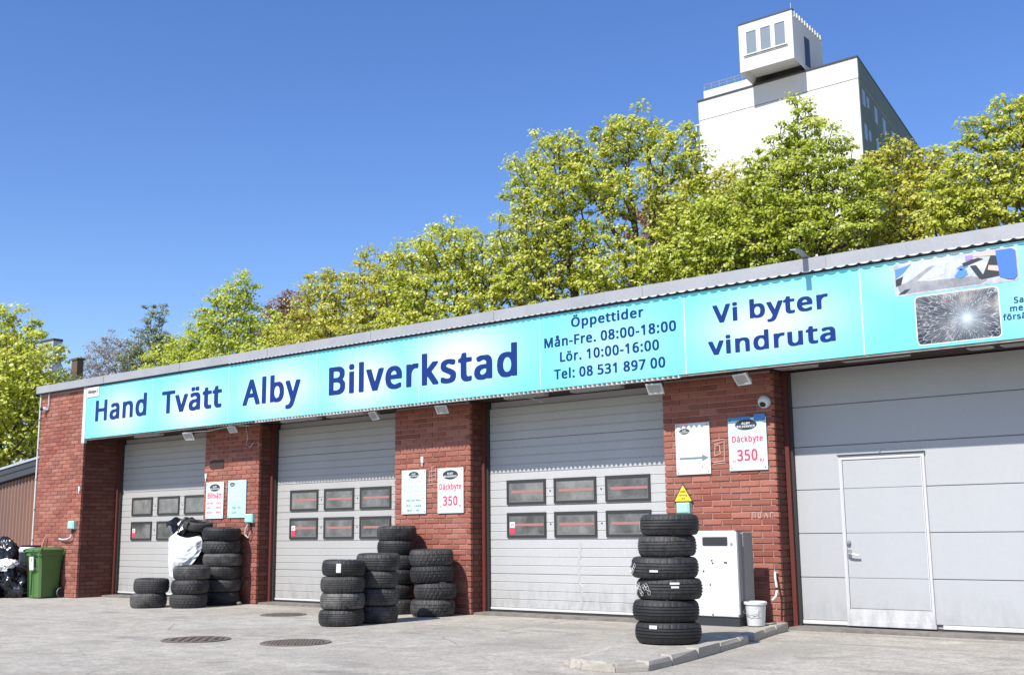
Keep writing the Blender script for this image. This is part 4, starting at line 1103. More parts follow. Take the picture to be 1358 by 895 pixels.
plate = thing('address_plate', 'small white plate with the street address at the left end of the cyan sign', 'sign', (0.13, SY, 3.72))
MB().prism(rounded(0.0, 0.42, 0.0, 0.19, 0.02), -0.014, -0.001).build('plate', M['white_trim'], plate)
lettering('Albyvägen 7', 0.04, 0.075, -0.016, 0.062, M['ink'], plate, 0.37)

# hook-like strap on the roof edge
st = thing('roof_strap', 'bent dark metal strap sticking out over the roof edge above the lettering vindruta', 'strap', (15.02, -0.6, 4.08))
s = MB()
prof = [(0.10, 0.02), (-0.02, 0.03), (-0.10, 0.055), (-0.16, 0.068), (-0.24, 0.066), (-0.32, 0.050)]
v, f = [], []
for i, (y_, z_) in enumerate(prof):
    w = 0.034
    v += [(-w, y_, z_), (w, y_, z_), (w, y_, z_ + 0.012), (-w, y_, z_ + 0.012)]
for i in range(len(prof) - 1):
    a = 4 * i
    f += [(a, a + 4, a + 5, a + 1), (a + 1, a + 5, a + 6, a + 2), (a + 2, a + 6, a + 7, a + 3), (a + 3, a + 7, a + 4, a)]
f += [(0, 1, 2, 3), (len(v) - 1, len(v) - 2, len(v) - 3, len(v) - 4)]
s.add(v, f)
s.build('strap', M['galv'], st)

# ================================================================== FLOODLIGHTS
flood_labels = ['grey floodlight under the sign, above the first garage door', 'small grey floodlight under the sign, above the Biltvätt poster',
                'floodlight with open bracket at the top right of the second garage door', 'floodlight above the pier with the Däckbyte poster in the middle',
                'floodlight at the top right of the third garage door', 'floodlight above the arrow board beside the dome camera']
proto = None
for i, (x_, z_, rz_, sc_) in enumerate(((3.28, 2.80, 12, 1.0), (4.50, 2.845, 8, 0.86), (7.92, 2.835, -14, 0.95), (9.30, 2.825, 12, 0.9), (12.88, 2.815, 6, 1.0), (14.08, 2.825, -16, 1.0))):
    if proto is None:
        fl = thing('floodlight', flood_labels[0], 'floodlight', (0, 0, 0), 'floodlights under the sign')
        hb = MB()
        hb.add([(-.105, -.02, -.075), (.105, -.02, -.075), (.105, -.02, .075), (-.105, -.02, .075), (-.085, .035, -.055), (.085, .035, -.055), (.085, .035, .055), (-.085, .035, .055)],
               [(0, 1, 2, 3), (7, 6, 5, 4), (0, 4, 5, 1), (1, 5, 6, 2), (2, 6, 7, 3), (3, 7, 4, 0)])
        hb.build('housing', M['lamp_grey'], fl)
        rim = MB()
        rim.box(-.108, .108, -.030, -.0205, .058, .078); rim.box(-.108, .108, -.030, -.0205, -.078, -.058)
        rim.box(-.108, -.088, -.030, -.0205, -.058, .058); rim.box(.088, .108, -.030, -.0205, -.058, .058)
        rim.build('rim', M['white_trim'], fl)
        MB().box(-.087, .087, -.0255, -.0210, -.057, .057).build('glass', M['lamp_glass'], fl)
        br = MB()
        br.tube([(-.118, 0, 0), (-.118, .02, .085), (.118, .02, .085), (.118, 0, 0)], 0.006, 5)
        br.tube([(0, .02, .085), (0, .03, .15)], 0.008, 5)
        br.build('bracket', M['dark_steel'], fl)
        proto = fl
        o = fl
    else:
        o = copy_tree(proto)
    o['label'] = flood_labels[i]
    o.location = (x_, -0.42, z_)
    o.rotation_euler = (R(38), 0, R(rz_))
    o.scale = (sc_, sc_, sc_)

# ================================================================== WALL SIGNS
def emblem(parent, cx, cz, rx, rz, y, letters=True):
    n_ = 24
    P = [(cx + rx * math.cos(2 * math.pi * k_ / n_), cz + rz * math.sin(2 * math.pi * k_ / n_)) for k_ in range(n_)]
    MB().prism(P, y - 0.001, y).build('emblem', M['ink'], parent)
    # small pale car roof line above the words
    pts_ = [(cx - rx * .55, y - 0.0018, cz + rz * .62), (cx - rx * .2, y - 0.0018, cz + rz * .80), (cx + rx * .2, y - 0.0018, cz + rz * .80), (cx + rx * .55, y - 0.0018, cz + rz * .60)]
    if letters:
        lettering('ALBY', cx - rx * .40, cz + rz * 0.10, y - 0.0022, rz * 0.42, M['poster_white'], parent, cx + rx * .40, thick=0.001)
        lettering('BILSERVICE', cx - rx * .84, cz - rz * 0.52, y - 0.0022, rz * 0.42, M['poster_white'], parent, cx + rx * .84, thick=0.001)

def board_sign(name, label, x0_, x1_, z0_, z1_, mat_, y=-0.022, cat='sign'):
    t = thing(name, label, cat, ((x0_ + x1_) / 2, y, z0_))
    w, h_ = (x1_ - x0_) / 2, z1_ - z0_
    MB().cbox(-w, w, 0.0, 0.012, 0, h_, 0.002).build('board', mat_, t)
    for sx in (-1, 1):
        for zz in (0.03, h_ - 0.03):
            MB().tube([(sx * (w - .03), -0.004, zz), (sx * (w - .03), 0.001, zz)], 0.008, 6).build('screw', M['dark_steel'], t)
    return t, w, h_

def text_lines(parent, rows, y, mat_):
    for (tx, xa, xb, z_, cap) in rows:
        lettering(tx, xa, z_, y, cap, mat_, parent, xb, thick=0.001)

# car wash price poster (pier 2, left)
t, w, h_ = board_sign('price_poster', 'mint poster reading Biltvätt in red, left of two posters beside the first door', 3.275, 3.775, 1.35, 1.99, M['poster_mint'])
emblem(t, 0.0, h_ - 0.10, 0.145, 0.065, -0.001)
text_lines(t, [('Biltvätt', -0.20, 0.20, 0.355, 0.10)], -0.0015, M['pink_red'])
text_lines(t, [('Inv 100', -0.22, -0.04, 0.255, 0.035), ('150 kr', 0.05, 0.20, 0.255, 0.035), ('Utv', -0.22, -0.10, 0.175, 0.035), ('180 kr', 0.05, 0.20, 0.175, 0.035), ('In/Ut', -0.22, -0.06, 0.095, 0.035), ('300 kr', 0.05, 0.20, 0.095, 0.035)], -0.0015, M['pink_red'])
t, w, h_ = board_sign('service_list', 'pale cyan list of services, right of two posters beside the first door', 3.90, 4.395, 1.355, 2.0, M['poster_cyan'])
emblem(t, -0.13, h_ - 0.07, 0.07, 0.035, -0.001)
text_lines(t, [('Service och rep', -0.19, 0.20, 0.50, 0.028), ('Bromsar', -0.14, 0.12, 0.43, 0.028), ('Koppling', -0.15, 0.13, 0.36, 0.028), ('Avgas', -0.12, 0.11, 0.29, 0.028)], -0.0015, M['pale_ink'])
text_lines(t, [('Olja', -0.12, -0.02, 0.16, 0.030), ('AC', 0.04, 0.12, 0.16, 0.030), ('Lack', -0.12, 0.0, 0.08, 0.028)], -0.0015, M['ink_grey'])
t, w, h_ = board_sign('service_list', 'white list of services with dark oval emblem, left of two posters beside the second door', 8.11, 8.61, 1.345, 2.0, M['poster_mint'])
emblem(t, 0.0, h_ - 0.075, 0.105, 0.05, -0.001)
text_lines(t, [('Service och rep', -0.13, 0.15, 0.475, 0.03), ('Bromsar och hjul', -0.20, 0.20, 0.405, 0.028), ('Koppling', -0.12, 0.14, 0.335, 0.028), ('Avgas och lack', -0.14, 0.17, 0.265, 0.028)], -0.0015, M['pale_ink'])
text_lines(t, [('Olja och filter', -0.15, 0.15, 0.19, 0.028), ('AC', -0.15, -0.05, 0.11, 0.032), ('Lack', 0.02, 0.16, 0.11, 0.032), ('Bil', -0.13, -0.04, 0.04, 0.03), ('kr', 0.06, 0.12, 0.04, 0.03)], -0.0015, M['ink_grey'])
t, w, h_ = board_sign('price_poster', 'tyre change poster reading 350 in red on the pier right of the second door', 8.845, 9.35, 1.345, 2.0, M['poster_mint'])
emblem(t, 0.0, h_ - 0.10, 0.15, 0.068, -0.001)
text_lines(t, [('Däckbyte', -0.215, 0.215, 0.345, 0.085)], -0.0015, M['pink_red'])
text_lines(t, [('350', -0.145, 0.14, 0.115, 0.135), ('Fr', -0.205, -0.165, 0.08, 0.035), ('Kr', 0.165, 0.215, 0.085, 0.04)], -0.0015, M['pink_red'])
# arrow board on pier 4
t, w, h_ = board_sign('arrow_board', 'white board with a grey arrow pointing right, left of the larger tyre change poster', 12.905, 13.39, 1.745, 2.385, M['poster_white'])
emblem(t, -0.11, h_ - 0.10, 0.075, 0.036, -0.001)
s = MB()
s.prism([(-0.19, 0.190), (0.13, 0.190), (0.13, 0.214), (-0.19, 0.214)], -0.003, -0.001)
s.prism([(0.13, 0.160), (0.22, 0.202), (0.13, 0.244)], -0.0032, -0.001)
s.build('arrow', M['ink_grey'], t)
MB().box(-0.23, -0.06, -0.0025, -0.001, h_ - 0.035, h_ - 0.008).build('tape', M['pale_ink'], t)
s = MB()
rr = random.Random(3)
for (cx, cz) in ((-0.13, 0.09), (-0.09, 0.07), (0.13, 0.08), (0.12, 0.06), (0.15, 0.10)):
    s.tube([(cx, -0.003, cz), (cx + rr.uniform(-.02, .02), -0.003, cz + .03)], 0.003, 4)
s.build('scuff', M['ink_grey'], t)
t, w, h_ = board_sign('price_poster', 'large mint poster with red price 350, between the arrow board and wide gate', 13.648, 14.155, 1.765, 2.40, M['poster_mint'])
MB().prism([(-0.253, h_ - 0.028), (0.05, h_ - 0.028), (0.05, h_ + 0.012), (-0.253, h_ + 0.012)], -0.0032, -0.0008).build('blue_strip', M['poster_blue'], t)
MB().prism([(0.10, h_ - 0.045), (0.245, h_ - 0.045), (0.245, h_ + 0.035), (0.10, h_ + 0.035)], -0.0036, -0.0008).build('blue_strip', M['poster_blue'], t)
emblem(t, -0.01, h_ - 0.085, 0.145, 0.062, -0.0038)
text_lines(t, [('Däckbyte', -0.205, 0.205, 0.345, 0.075)], -0.0015, M['pink_red'])
text_lines(t, [('350', -0.145, 0.125, 0.12, 0.135), ('Fr', -0.20, -0.16, 0.10, 0.03), ('Kr', 0.155, 0.215, 0.10, 0.04)], -0.0015, M['pink_red'])

# yellow warning triangle and sockets
t = thing('warning_sign', 'yellow triangular warning sign on the brick above the tall tyre stack', 'sign', (13.0, -0.02, 1.41))
MB().prism([(-0.155, 0.0), (0.125, 0.0), (-0.015, 0.235)], 0.0, 0.004).build('black_border', M['ink'], t)
MB().prism([(-0.135, 0.012), (0.105, 0.012), (-0.015, 0.210)], -0.0025, -0.0005).build('yellow_face', M['yellow'], t)
text_lines(t, [('OBS', -0.052, 0.022, 0.115, 0.025), ('varning', -0.075, 0.045, 0.075, 0.020), ('el', -0.04, 0.01, 0.035, 0.02)], -0.0035, M['ink'])

def socket_box(label, x_, y_, z_, w=0.20, h_=0.15):
    t = thing('socket_box', label, 'socket box', (x_, y_, z_), 'teal socket boxes on the piers')
    MB().cbox(-w / 2, w / 2, -0.07, 0.0, 0, h_, 0.012).build('housing', M['teal_box'], t)
    MB().cbox(-w / 2 + .015, w / 2 - .015, -0.082, -0.070, 0.01, h_ - 0.02, 0.006).build('flap', M['teal_box'], t)
    return t
t1 = socket_box('teal socket box on the leftmost brick pier, above the green wheelie bin', -0.20, -0.5, 1.21)
MB().tube([(0.02, -0.03, 0), (0.03, -0.04, -0.06), (0.03, -0.05, -0.10)], 0.018, 6).build('plug', M['black_plastic'], t1)
MB().tube([(0.03, -0.05, -0.10), (0.0, -0.06, -0.16), (-0.10, -0.06, -0.19), (-0.28, -0.055, -0.20), (-0.42, -0.05, -0.185)], 0.014, 6).build('pipe_hook', M['poster_white'], t1)
t2 = socket_box('teal socket box right of the two posters beside the first door', 4.535, 0.0, 1.265, 0.20, 0.15)
MB().tube([(0.0, -0.03, 0), (0.01, -0.05, -0.08), (0.03, -0.05, -0.12)], 0.018, 6).build('plug', M['black_plastic'], t2)
MB().tube([(-0.03, -0.03, 0.0), (-0.09, -0.05, -0.10), (-0.09, -0.06, -0.20), (0.0, -0.06, -0.25), (0.04, -0.05, -0.17)], 0.011, 6).build('chain', M['corrugated'], t2)
t3 = socket_box('teal socket box directly under the yellow warning triangle', 13.0, 0.0, 1.268, 0.185, 0.135)
MB().box(-0.045, 0.06, -0.06, -0.01, -0.035, -0.002).build('inlet', M['pale_ink'], t3)

# dome camera
t = thing('dome_camera', 'small white dome camera high on the pier beside the wide gate', 'camera', (14.15, 0.0, 2.585))
MB().lathe([(0.0001, 0.0), (0.072, 0.0), (0.078, 0.02), (0.074, 0.06), (0.05, 0.085), (0.0001, 0.095)], 20).build('housing', M['poster_white'], t, True)
t.children[0].rotation_euler = (R(115), 0, 0)
b_ = MB().lathe([(0.0001, 0.0), (0.04, 0.004), (0.034, 0.016), (0.0001, 0.022)], 14).build('lens', M['black_plastic'], t, True)
b_.location = (0.0, -0.070, -0.045); b_.rotation_euler = (R(140), 0, 0)

# small dark vent and scraps on the second pier
t = thing('wall_vent', 'dark rounded opening in the brick above the Biltvätt poster', 'vent', (3.54, -0.006, 2.27))
MB().prism(rounded(-0.20, 0.20, -0.045, 0.10, 0.04), -0.004, 0.004).build('grille', M['soffit'], t)
for (x_, y_, z_, lab) in ((3.25, 0.0, 2.06, 'small white clip on the brick left above the Biltvätt poster'), (8.53, 0.0, 2.10, 'small white sensor on the brick above the white service list'), (-0.045, -0.5, 1.93, 'small white clip at the edge of the leftmost pier')):
    t = thing('wall_clip', lab, 'clip', (x_, y_, z_))
    MB().cbox(-0.025, 0.025, -0.03, 0.0, 0.0, 0.09, 0.006).build('clip', M['poster_white'], t)
    MB().tube([(0, -0.02, 0), (0.01, -0.03, -0.05)], 0.008, 5).build('stem', M['poster_white'], t)

# adhesive residue left on the brick
def residue(label, x0_, z0_, strokes):
    t = thing('glue_residue', label, 'residue', (x0_, 0, z0_))
    s = MB()
    for pl in strokes:
        for k_ in range(len(pl) - 1):
            s.tube([(pl[k_][0], -0.003, pl[k_][1]), (pl[k_ + 1][0], -0.003, pl[k_ + 1][1])], 0.0065, 4)
    s.build('residue', M['glue'], t)
residue('dried white glue marks on the brick between the arrow board and the red 350 poster', 13.42, 1.86,
        [[(0, 0), (0.17, 0.01)], [(0, .02), (.16, .035)], [(0.02, .1), (.03, .22), (.09, .23), (.10, .12), (.03, .10)], [(.0, .28), (.16, .30)], [(.15, .03), (.16, .29)], [(.02, .24), (.14, .26)]])
residue('dried white glue marks between the two posters beside the second door', 8.64, 1.77,
        [[(0, 0), (0.15, 0.01)], [(0, .06), (.14, .07)], [(0.01, .12), (.14, .14)], [(.02, .19), (.16, .20)], [(0.02, .24), (.14, .27)], [(.08, .02), (.07, .25)], [(.14, .05), (.15, .24)], [(.02, .03), (.03, .2)]])
residue('faint dried glue marks low on the brick right of the white cabinet', 13.92, 1.20,
        [[(0, 0), (0.0, 0.06), (.03, .06), (.03, 0)], [(.07, .06), (.07, 0), (.10, 0), (.10, .06)], [(.15, 0), (.17, .06), (.19, 0)], [(.23, 0), (.23, .06), (.27, .05)]])
residue('faint dried glue marks between the two posters beside the first door', 3.80, 1.80,
        [[(0, 0), (0.07, 0.01)], [(0, .08), (.07, .09)], [(0.01, .14), (.07, .16)], [(.03, .0), (.04, .16)]])

# wall lamp and cable at the left corner
t = thing('corner_lamp', 'small bulkhead lamp with bent conduit at the top left corner of the brick wall', 'lamp', (-1.46, -0.5, 3.62))
MB().tube([(0.02, -0.02, 0.0), (0.10, -0.03, -0.02), (0.13, -0.03, 0.08), (0.13, -0.03, 0.42), (0.10, -0.06, 0.50), (0.08, -0.10, 0.52)], 0.013, 6).build('conduit', M['white_trim'], t)
MB().lathe([(0.0001, 0), (0.05, 0.0), (0.055, 0.05), (0.03, 0.10), (0.0001, 0.11)], 14).build('lamp_body', M['white_trim'], t, True)
t.children[-1].rotation_euler = (R(100), 0, 0)
MB().lathe([(0.0001, 0), (0.04, 0.0), (0.03, 0.03), (0.0001, 0.035)], 12).build('lens', M['dark_steel'], t, True)
t.children[-1].location = (0, -0.10, 0.0); t.children[-1].rotation_euler = (R(100), 0, 0)
t = thing('downpipe', 'thin white cable pipe down the left corner of the brick wall', 'pipe', (-1.665, -0.52, 0))
MB().tube([(0, 0, G0), (0, 0, 3.94)], 0.018, 8).build('pipe', M['white_trim'], t)
s = MB()
for z_ in np.arange(0.4, 3.9, 0.6):
    s.box(-0.024, 0.024, -0.022, 0.03, z_, z_ + 0.02)
s.build('clamps', M['steel'], t)
# loose wires under the sign
for lab, pts_ in (('thin pale wire dangling above the poster pier beside the first door', [(4.45, -0.10, 2.90), (4.47, -0.08, 2.72), (4.40, -0.05, 2.60), (4.50, -0.05, 2.55), (4.58, -0.04, 2.62)]),
                  ('loose pale cable sagging under the sign above the first garage door', [(3.2, -0.48, 2.86), (3.9, -0.47, 2.84), (4.6, -0.48, 2.90), (5.0, -0.48, 2.86)]),
                  ('short loose wire under the sign above the third garage door', [(10.7, -0.30, 2.90), (10.9, -0.28, 2.84), (10.98, -0.26, 2.80)])):
    t = thing('loose_wire', lab, 'wire', (0, 0, 0))
    MB().tube(pts_, 0.006, 5).build('wire', M['corrugated'], t)

# ================================================================== TYRES
def tyre_profile(Rr, w, kind):
    """outer tread line (radius, z, land) from bottom shoulder to top shoulder"""
    P = []
    hw = w / 2
    if kind == 'rib':
        grooves = [(-0.045, 0.009), (-0.015, 0.009), (0.017, 0.009), (0.046, 0.009)]
    elif kind == 'fine':
        grooves = [(-0.055, 0.007), (-0.028, 0.006), (0.0, 0.008), (0.028, 0.006), (0.055, 0.007)]
    else:
        grooves = [(-0.040, 0.010), (0.0, 0.006), (0.040, 0.010)]
    k = w / 0.21
    th = 0.076 * k
    def crown(z):
        return Rr - 0.010 * (z / th) ** 2 - (0.006 if abs(z) > th * 0.93 else 0)
    P.append((Rr - 0.030, -hw + 0.009, 0))
    P.append((crown(-th) - 0.006, -th - 0.009, 1))
    P.append((crown(-th), -th, 1))
    for gz, gw in grooves:
        gz *= k
        P += [(crown(gz - gw / 2), gz - gw / 2 - 0.001, 1), (crown(gz) - 0.009, gz - gw / 2 + .001, 0), (crown(gz) - 0.009, gz + gw / 2 - .001, 0), (crown(gz + gw / 2), gz + gw / 2 + 0.001, 1)]
    P.append((crown(th), th, 1))
    P.append((crown(th) - 0.006, th + 0.009, 1))
    P.append((Rr - 0.030, hw - 0.009, 0))
    return P

def tyre_meshes(Rr, w, kind, seed, pale=False):
    rr = random.Random(seed)
    P = tyre_profile(Rr, w, kind)
    NS = 120
    v, f = [], []
    zones = []
    zi = 0
    for i, (r_, z_, land) in enumerate(P):
        if land == 0 and i > 0 and P[i - 1][2] == 1:
            zi += 1
        zones.append(zi)
    per = {'rib': 4, 'fine': 4, 'block': 4}[kind]
    for i, (r_, z_, land) in enumerate(P):
        for k in range(NS):
            t = 2 * math.pi * k / NS
            rad = r_
            if land:
                if kind == 'block':
                    ph = (k + (3 if z_ < 0 else 0) + int(abs(z_) * 45)) % per
                    if ph == 0: rad -= 0.007
                elif kind == 'fine':
                    if zones[i] in (1, 5, 0) and (k % per == 0): rad -= 0.005
                    elif k % 2 == 0 and zones[i] in (2, 3, 4): rad -= 0.0015
                else:
                    if zones[i] in (0,) and k % 4 == 0: rad -= 0.004
                    if i >= len(P) - 4 and k % 4 == 0: rad -= 0.004
            v.append((rad * math.cos(t), rad * math.sin(t), z_))
    for i in range(len(P) - 1):
        for k in range(NS):
            k2 = (k + 1) % NS
            f.append((i * NS + k, i * NS + k2, (i + 1) * NS + k2, (i + 1) * NS + k))
    tread = MB().add(v, f).mesh('tread', M['tread_pale'] if pale else M['tread'])
    hw = w / 2
    rb = Rr * 0.66 if Rr > 0.3 else Rr * 0.64
    half = [(Rr - 0.029, hw - 0.010), (Rr - 0.045, hw - 0.002), (Rr - 0.065, hw), (Rr - 0.072, hw + 0.002), (Rr - 0.078, hw), (Rr - 0.095, hw - 0.004), (rb + 0.012, hw - 0.020), (rb, hw - 0.026), (rb - 0.002, hw - 0.040)]
    bead = half + [(rb + 0.012, hw - 0.050), (Rr - 0.05, hw - 0.045), (Rr - 0.040, 0)]
    lowh = [(r_, -z_) for r_, z_ in bead]
    s = MB()
    s.lathe(bead[::-1], 60)
    s.lathe(lowh, 60)
    # raised band marks on the sidewall
    for j in range(5):
        t0 = rr.uniform(0, 6.28)
        for q in range(6):
            a0 = t0 + q * 0.09
            r0, r1 = Rr - 0.093, Rr - 0.082
            zz = hw - 0.0025
            s.add([(r0 * math.cos(a0), r0 * math.sin(a0), zz), (r1 * math.cos(a0), r1 * math.sin(a0), zz + .001), (r1 * math.cos(a0 + .06), r1 * math.sin(a0 + .06), zz + .001), (r0 * math.cos(a0 + .06), r0 * math.sin(a0 + .06), zz)], [(0, 1, 2, 3)])
    side = s.mesh('sidewall', M['sidewall'])
    side.polygons.foreach_set('use_smooth', [True] * len(side.polygons))
    return tread, side

TY = {}
for kind in ('rib', 'fine', 'block'):
    for pale in (False, True):
        TY[(kind, pale)] = tyre_meshes(0.32, 0.21, kind, 1, pale)
trng = random.Random(77)
ORD = ['bottom', 'second', 'third', 'fourth', 'fifth', 'sixth']
def tyre(label, x_, y_, z_, rad, h_, kind, pale, group, tilt=None):
    x_ += trng.uniform(-.010, .010)
    y_ += trng.uniform(-.010, .010)
    t = thing('tyre', label, 'tyre', (x_, y_, z_ + h_ / 2), group)
    t.scale = (rad / 0.32, rad / 0.32, h_ / 0.212)
    t.rotation_euler = tilt if tilt else (trng.uniform(-.018, .018), trng.uniform(-.018, .018), trng.uniform(0, 6.28))
    link('tread', TY[(kind, pale)][0], t)
    link('sidewall', TY[(kind, pale)][1], t)
    return t

def stack(where, spec, z0_, h_, group):
    out = []
    n_ = len(spec)
    for i, (x_, y_, rad, kind, pale) in enumerate(spec):
        if i == n_ - 1: pos = 'top'
        elif i == 0: pos = 'bottom'
        else: pos = ORD[i] + ' from ground'
        look = {'rib': 'ribbed', 'fine': 'finely grooved', 'block': 'coarse block-treaded'}[kind]
        shade = 'dusty grey' if pale else 'black'
        if pos in ('top', 'bottom'):
            lab = f'{pos} {shade} {look} tyre of {where}'
        else:
            lab = f'{shade} {look} tyre, {pos} in {where}'
        out.append(tyre(lab, x_, y_, z0_ + i * h_, rad, h_ * 0.995, kind, pale, group))
    return out

GZ = -0.082
s6 = stack('the six-tyre stack before the white cabinet', [(14.34, -2.74, .321, 'rib', False), (14.33, -2.75, .324, 'rib', False), (14.36, -2.73, .323, 'rib', False), (14.325, -2.75, .332, 'rib', False), (14.36, -2.73, .288, 'rib', False), (14.39, -2.71, .290, 'rib', False)], 0.0, 0.2035, 'tyres of the tall stack at the right')
sA = stack('the front left middle stack', [(9.25, -2.28, .292, 'fine', False), (9.255, -2.27, .286, 'fine', True), (9.26, -2.27, .284, 'fine', True), (9.265, -2.27, .280, 'rib', False)], GZ, 0.205, 'tyres of the middle group')
sB = stack('the half-hidden dark middle stack', [(9.26, -1.685, .290, 'rib', False), (9.27, -1.68, .292, 'rib', False), (9.28, -1.675, .288, 'rib', True), (9.28, -1.68, .296, 'rib', False)], GZ, 0.222, 'tyres of the middle group')
sC = stack('the right-hand middle stack', [(9.12, -0.42, .318, 'block', False), (9.14, -0.41, .303, 'block', False), (9.11, -0.43, .315, 'block', False), (9.10, -0.43, .316, 'block', False)], GZ, 0.230, 'tyres of the middle group')
sD = stack('the rearmost tallest middle stack', [(8.36, -0.36, .286, 'rib', False), (8.35, -0.36, .286, 'rib', False), (8.36, -0.36, .287, 'rib', False), (8.36, -0.35, .287, 'rib', True), (8.35, -0.36, .288, 'rib', False), (8.36, -0.36, .293, 'fine', False)], GZ, 0.2095, 'tyres of the middle group')
sL1 = stack('the two-tyre stack', [(3.76, -1.44, .292, 'fine', True), (3.78, -1.40, .285, 'fine', True)], GZ, 0.232, 'tyres beside the first door')
sL2 = stack('the three-tyre stack', [(4.37, -1.10, .300, 'block', True), (4.385, -1.09, .302, 'block', False), (4.39, -1.08, .300, 'fine', True)], GZ, 0.222, 'tyres beside the first door')
sL3 = stack('the stack against the poster pier', [(4.24, -0.36, .318, 'rib', False), (4.23, -0.35, .322, 'rib', True), (4.24, -0.36, .320, 'fine', False), (4.24, -0.36, .325, 'rib', True), (4.23, -0.36, .325, 'block', False), (4.24, -0.37, .325, 'rib', False)], GZ, 0.212, 'tyres beside the first door')
sL4 = stack('the sheet-covered stack', [(3.42, -0.34, .29, 'rib', False), (3.42, -0.34, .29, 'rib', False), (3.42, -0.33, .29, 'rib', False), (3.42, -0.34, .29, 'fine', True), (3.41, -0.34, .29, 'rib', True), (3.43, -0.34, .29, 'fine', False)], GZ, 0.208, 'tyres beside the first door')
tyre('loose grey tyre lying on top beside the black bag, left of the poster pier', 3.62, -0.42, 1.158, .25, .15, 'fine', True, 'tyres beside the first door', (0.10, 0.12, 0.4))

# labels and chalk on tyres: bent to the tread surface
def on_tyre(t, rad, th, z_):
    return (rad * math.cos(th), rad * math.sin(th), z_)
def patch(parent_t, rad, a0, a1, z0_, z1_, mat_, name='paper_label'):
    t = parent_t
    s = MB()
    n_ = 5
    rz = t.rotation_euler[2]
    v, f = [], []
    sr = t.scale[0]
    for k_ in range(n_ + 1):
        a = R(a0 + (a1 - a0) * k_ / n_) - rz
        for zz in (z0_, z1_):
            v.append(((rad + 0.0035) * math.cos(a), (rad + 0.0035) * math.sin(a), zz))
    for k_ in range(n_):
        f.append((2 * k_, 2 * k_ + 2, 2 * k_ + 3, 2 * k_ + 1))
    s.add(v, f)
    return s.build(name, mat_, t)
patch(sA[3], 0.322, -62, -50, -0.055, 0.060, M['poster_white'])
patch(s6[0], 0.322, -92, -78, 0.045, 0.078, M['poster_white'])
patch(s6[5], 0.322, -148, -140, -0.045, 0.040, M['poster_white'])
patch(s6[2], 0.322, -58, -42, 0.045, 0.066, M['poster_white'])
patch(s6[2], 0.322, -56, -43, 0.010, 0.030, M['poster_white'])
patch(s6[3], 0.322, -84, -70, -0.036, -0.016, M['poster_white'])
def scribble(t, a0, a1, seed):
    rr = random.Random(seed)
    s = MB()
    rz = t.rotation_euler[2]
    a = a0
    while a < a1:
        zc = rr.uniform(-0.05, 0.045)
        P = []
        th = rr.uniform(0, 6)
        for k_ in range(8):
            th += rr.uniform(0.6, 1.2)
            aa = R(a + 3.2 * math.cos(th)) - rz
            P.append((0.3235 * math.cos(aa), 0.3235 * math.sin(aa), zc + 0.022 * math.sin(th)))
        s.tube(P, 0.0016, 4)
        a += 3.4
    s.build('chalk_mark', M['chalk'], t)
scribble(s6[3], -146, -118, 1)
scribble(s6[2], -146, -92, 2)
# clump of white rim weights inside the top left tyre of the middle group
s = MB()
rr = random.Random(9)
for k_ in range(9):
    a = rr.uniform(0, 6.28); q = rr.uniform(0.02, 0.15)
    s.box(q * math.cos(a) - .018, q * math.cos(a) + .018, q * math.sin(a) - .012, q * math.sin(a) + .012, 0.07, 0.112)
s.lathe([(0.20, 0.085), (0.12, 0.070), (0.05, 0.09), (0.0001, 0.09)], 20)
s.build('rim_disc', M['steel'], sA[3])

# white plastic sheet draped over the stack and black bag on top
def sheet():
    rr = random.Random(21)
    nu, nv = 60, 44
    v, f = [], []
    for j in range(nv + 1):
        w_ = j / nv
        z_ = 1.075 - 0.66 * w_
        for i in range(nu + 1):
            u = i / nu
            right = 1.0 - 0.30 * max(0.0, w_ - 0.35) / 0.65
            a = R(-146 + 136 * u * right)
            P_ = Vector((u * 3.2 + w_ * 1.2, w_ * 2.4 - u, 3.3))
            rad = 0.335 + 0.040 * math.sin(w_ * 3.1) + 0.05 * mnoise.noise(P_ * 0.8) + 0.040 * (0.5 - abs(mnoise.noise(P_ * 1.5))) + 0.014 * (0.5 - abs(mnoise.noise(P_ * 4.0)))
            if w_ < 0.12:
                rad -= 0.06 * (0.12 - w_) / 0.12
            v.append((rad * math.cos(a), rad * math.sin(a), z_ + 0.03 * math.sin(7 * u) - 0.03 * u))
    n_ = nu + 1
    for j in range(nv):
        for i in range(nu):
            f.append((j * n_ + i, (j + 1) * n_ + i, (j + 1) * n_ + i + 1, j * n_ + i + 1))
    return v, f
t = thing('plastic_sheet', 'creased white plastic sheet hanging over the tyres in front of the first door', 'sheet', (3.47, -0.42, 0))
v, f = sheet()
o = MB().add(v, f).build('sheet', M['white_sheet'], t)
md = o.modifiers.new('thickness', 'SOLIDIFY'); md.thickness = 0.004

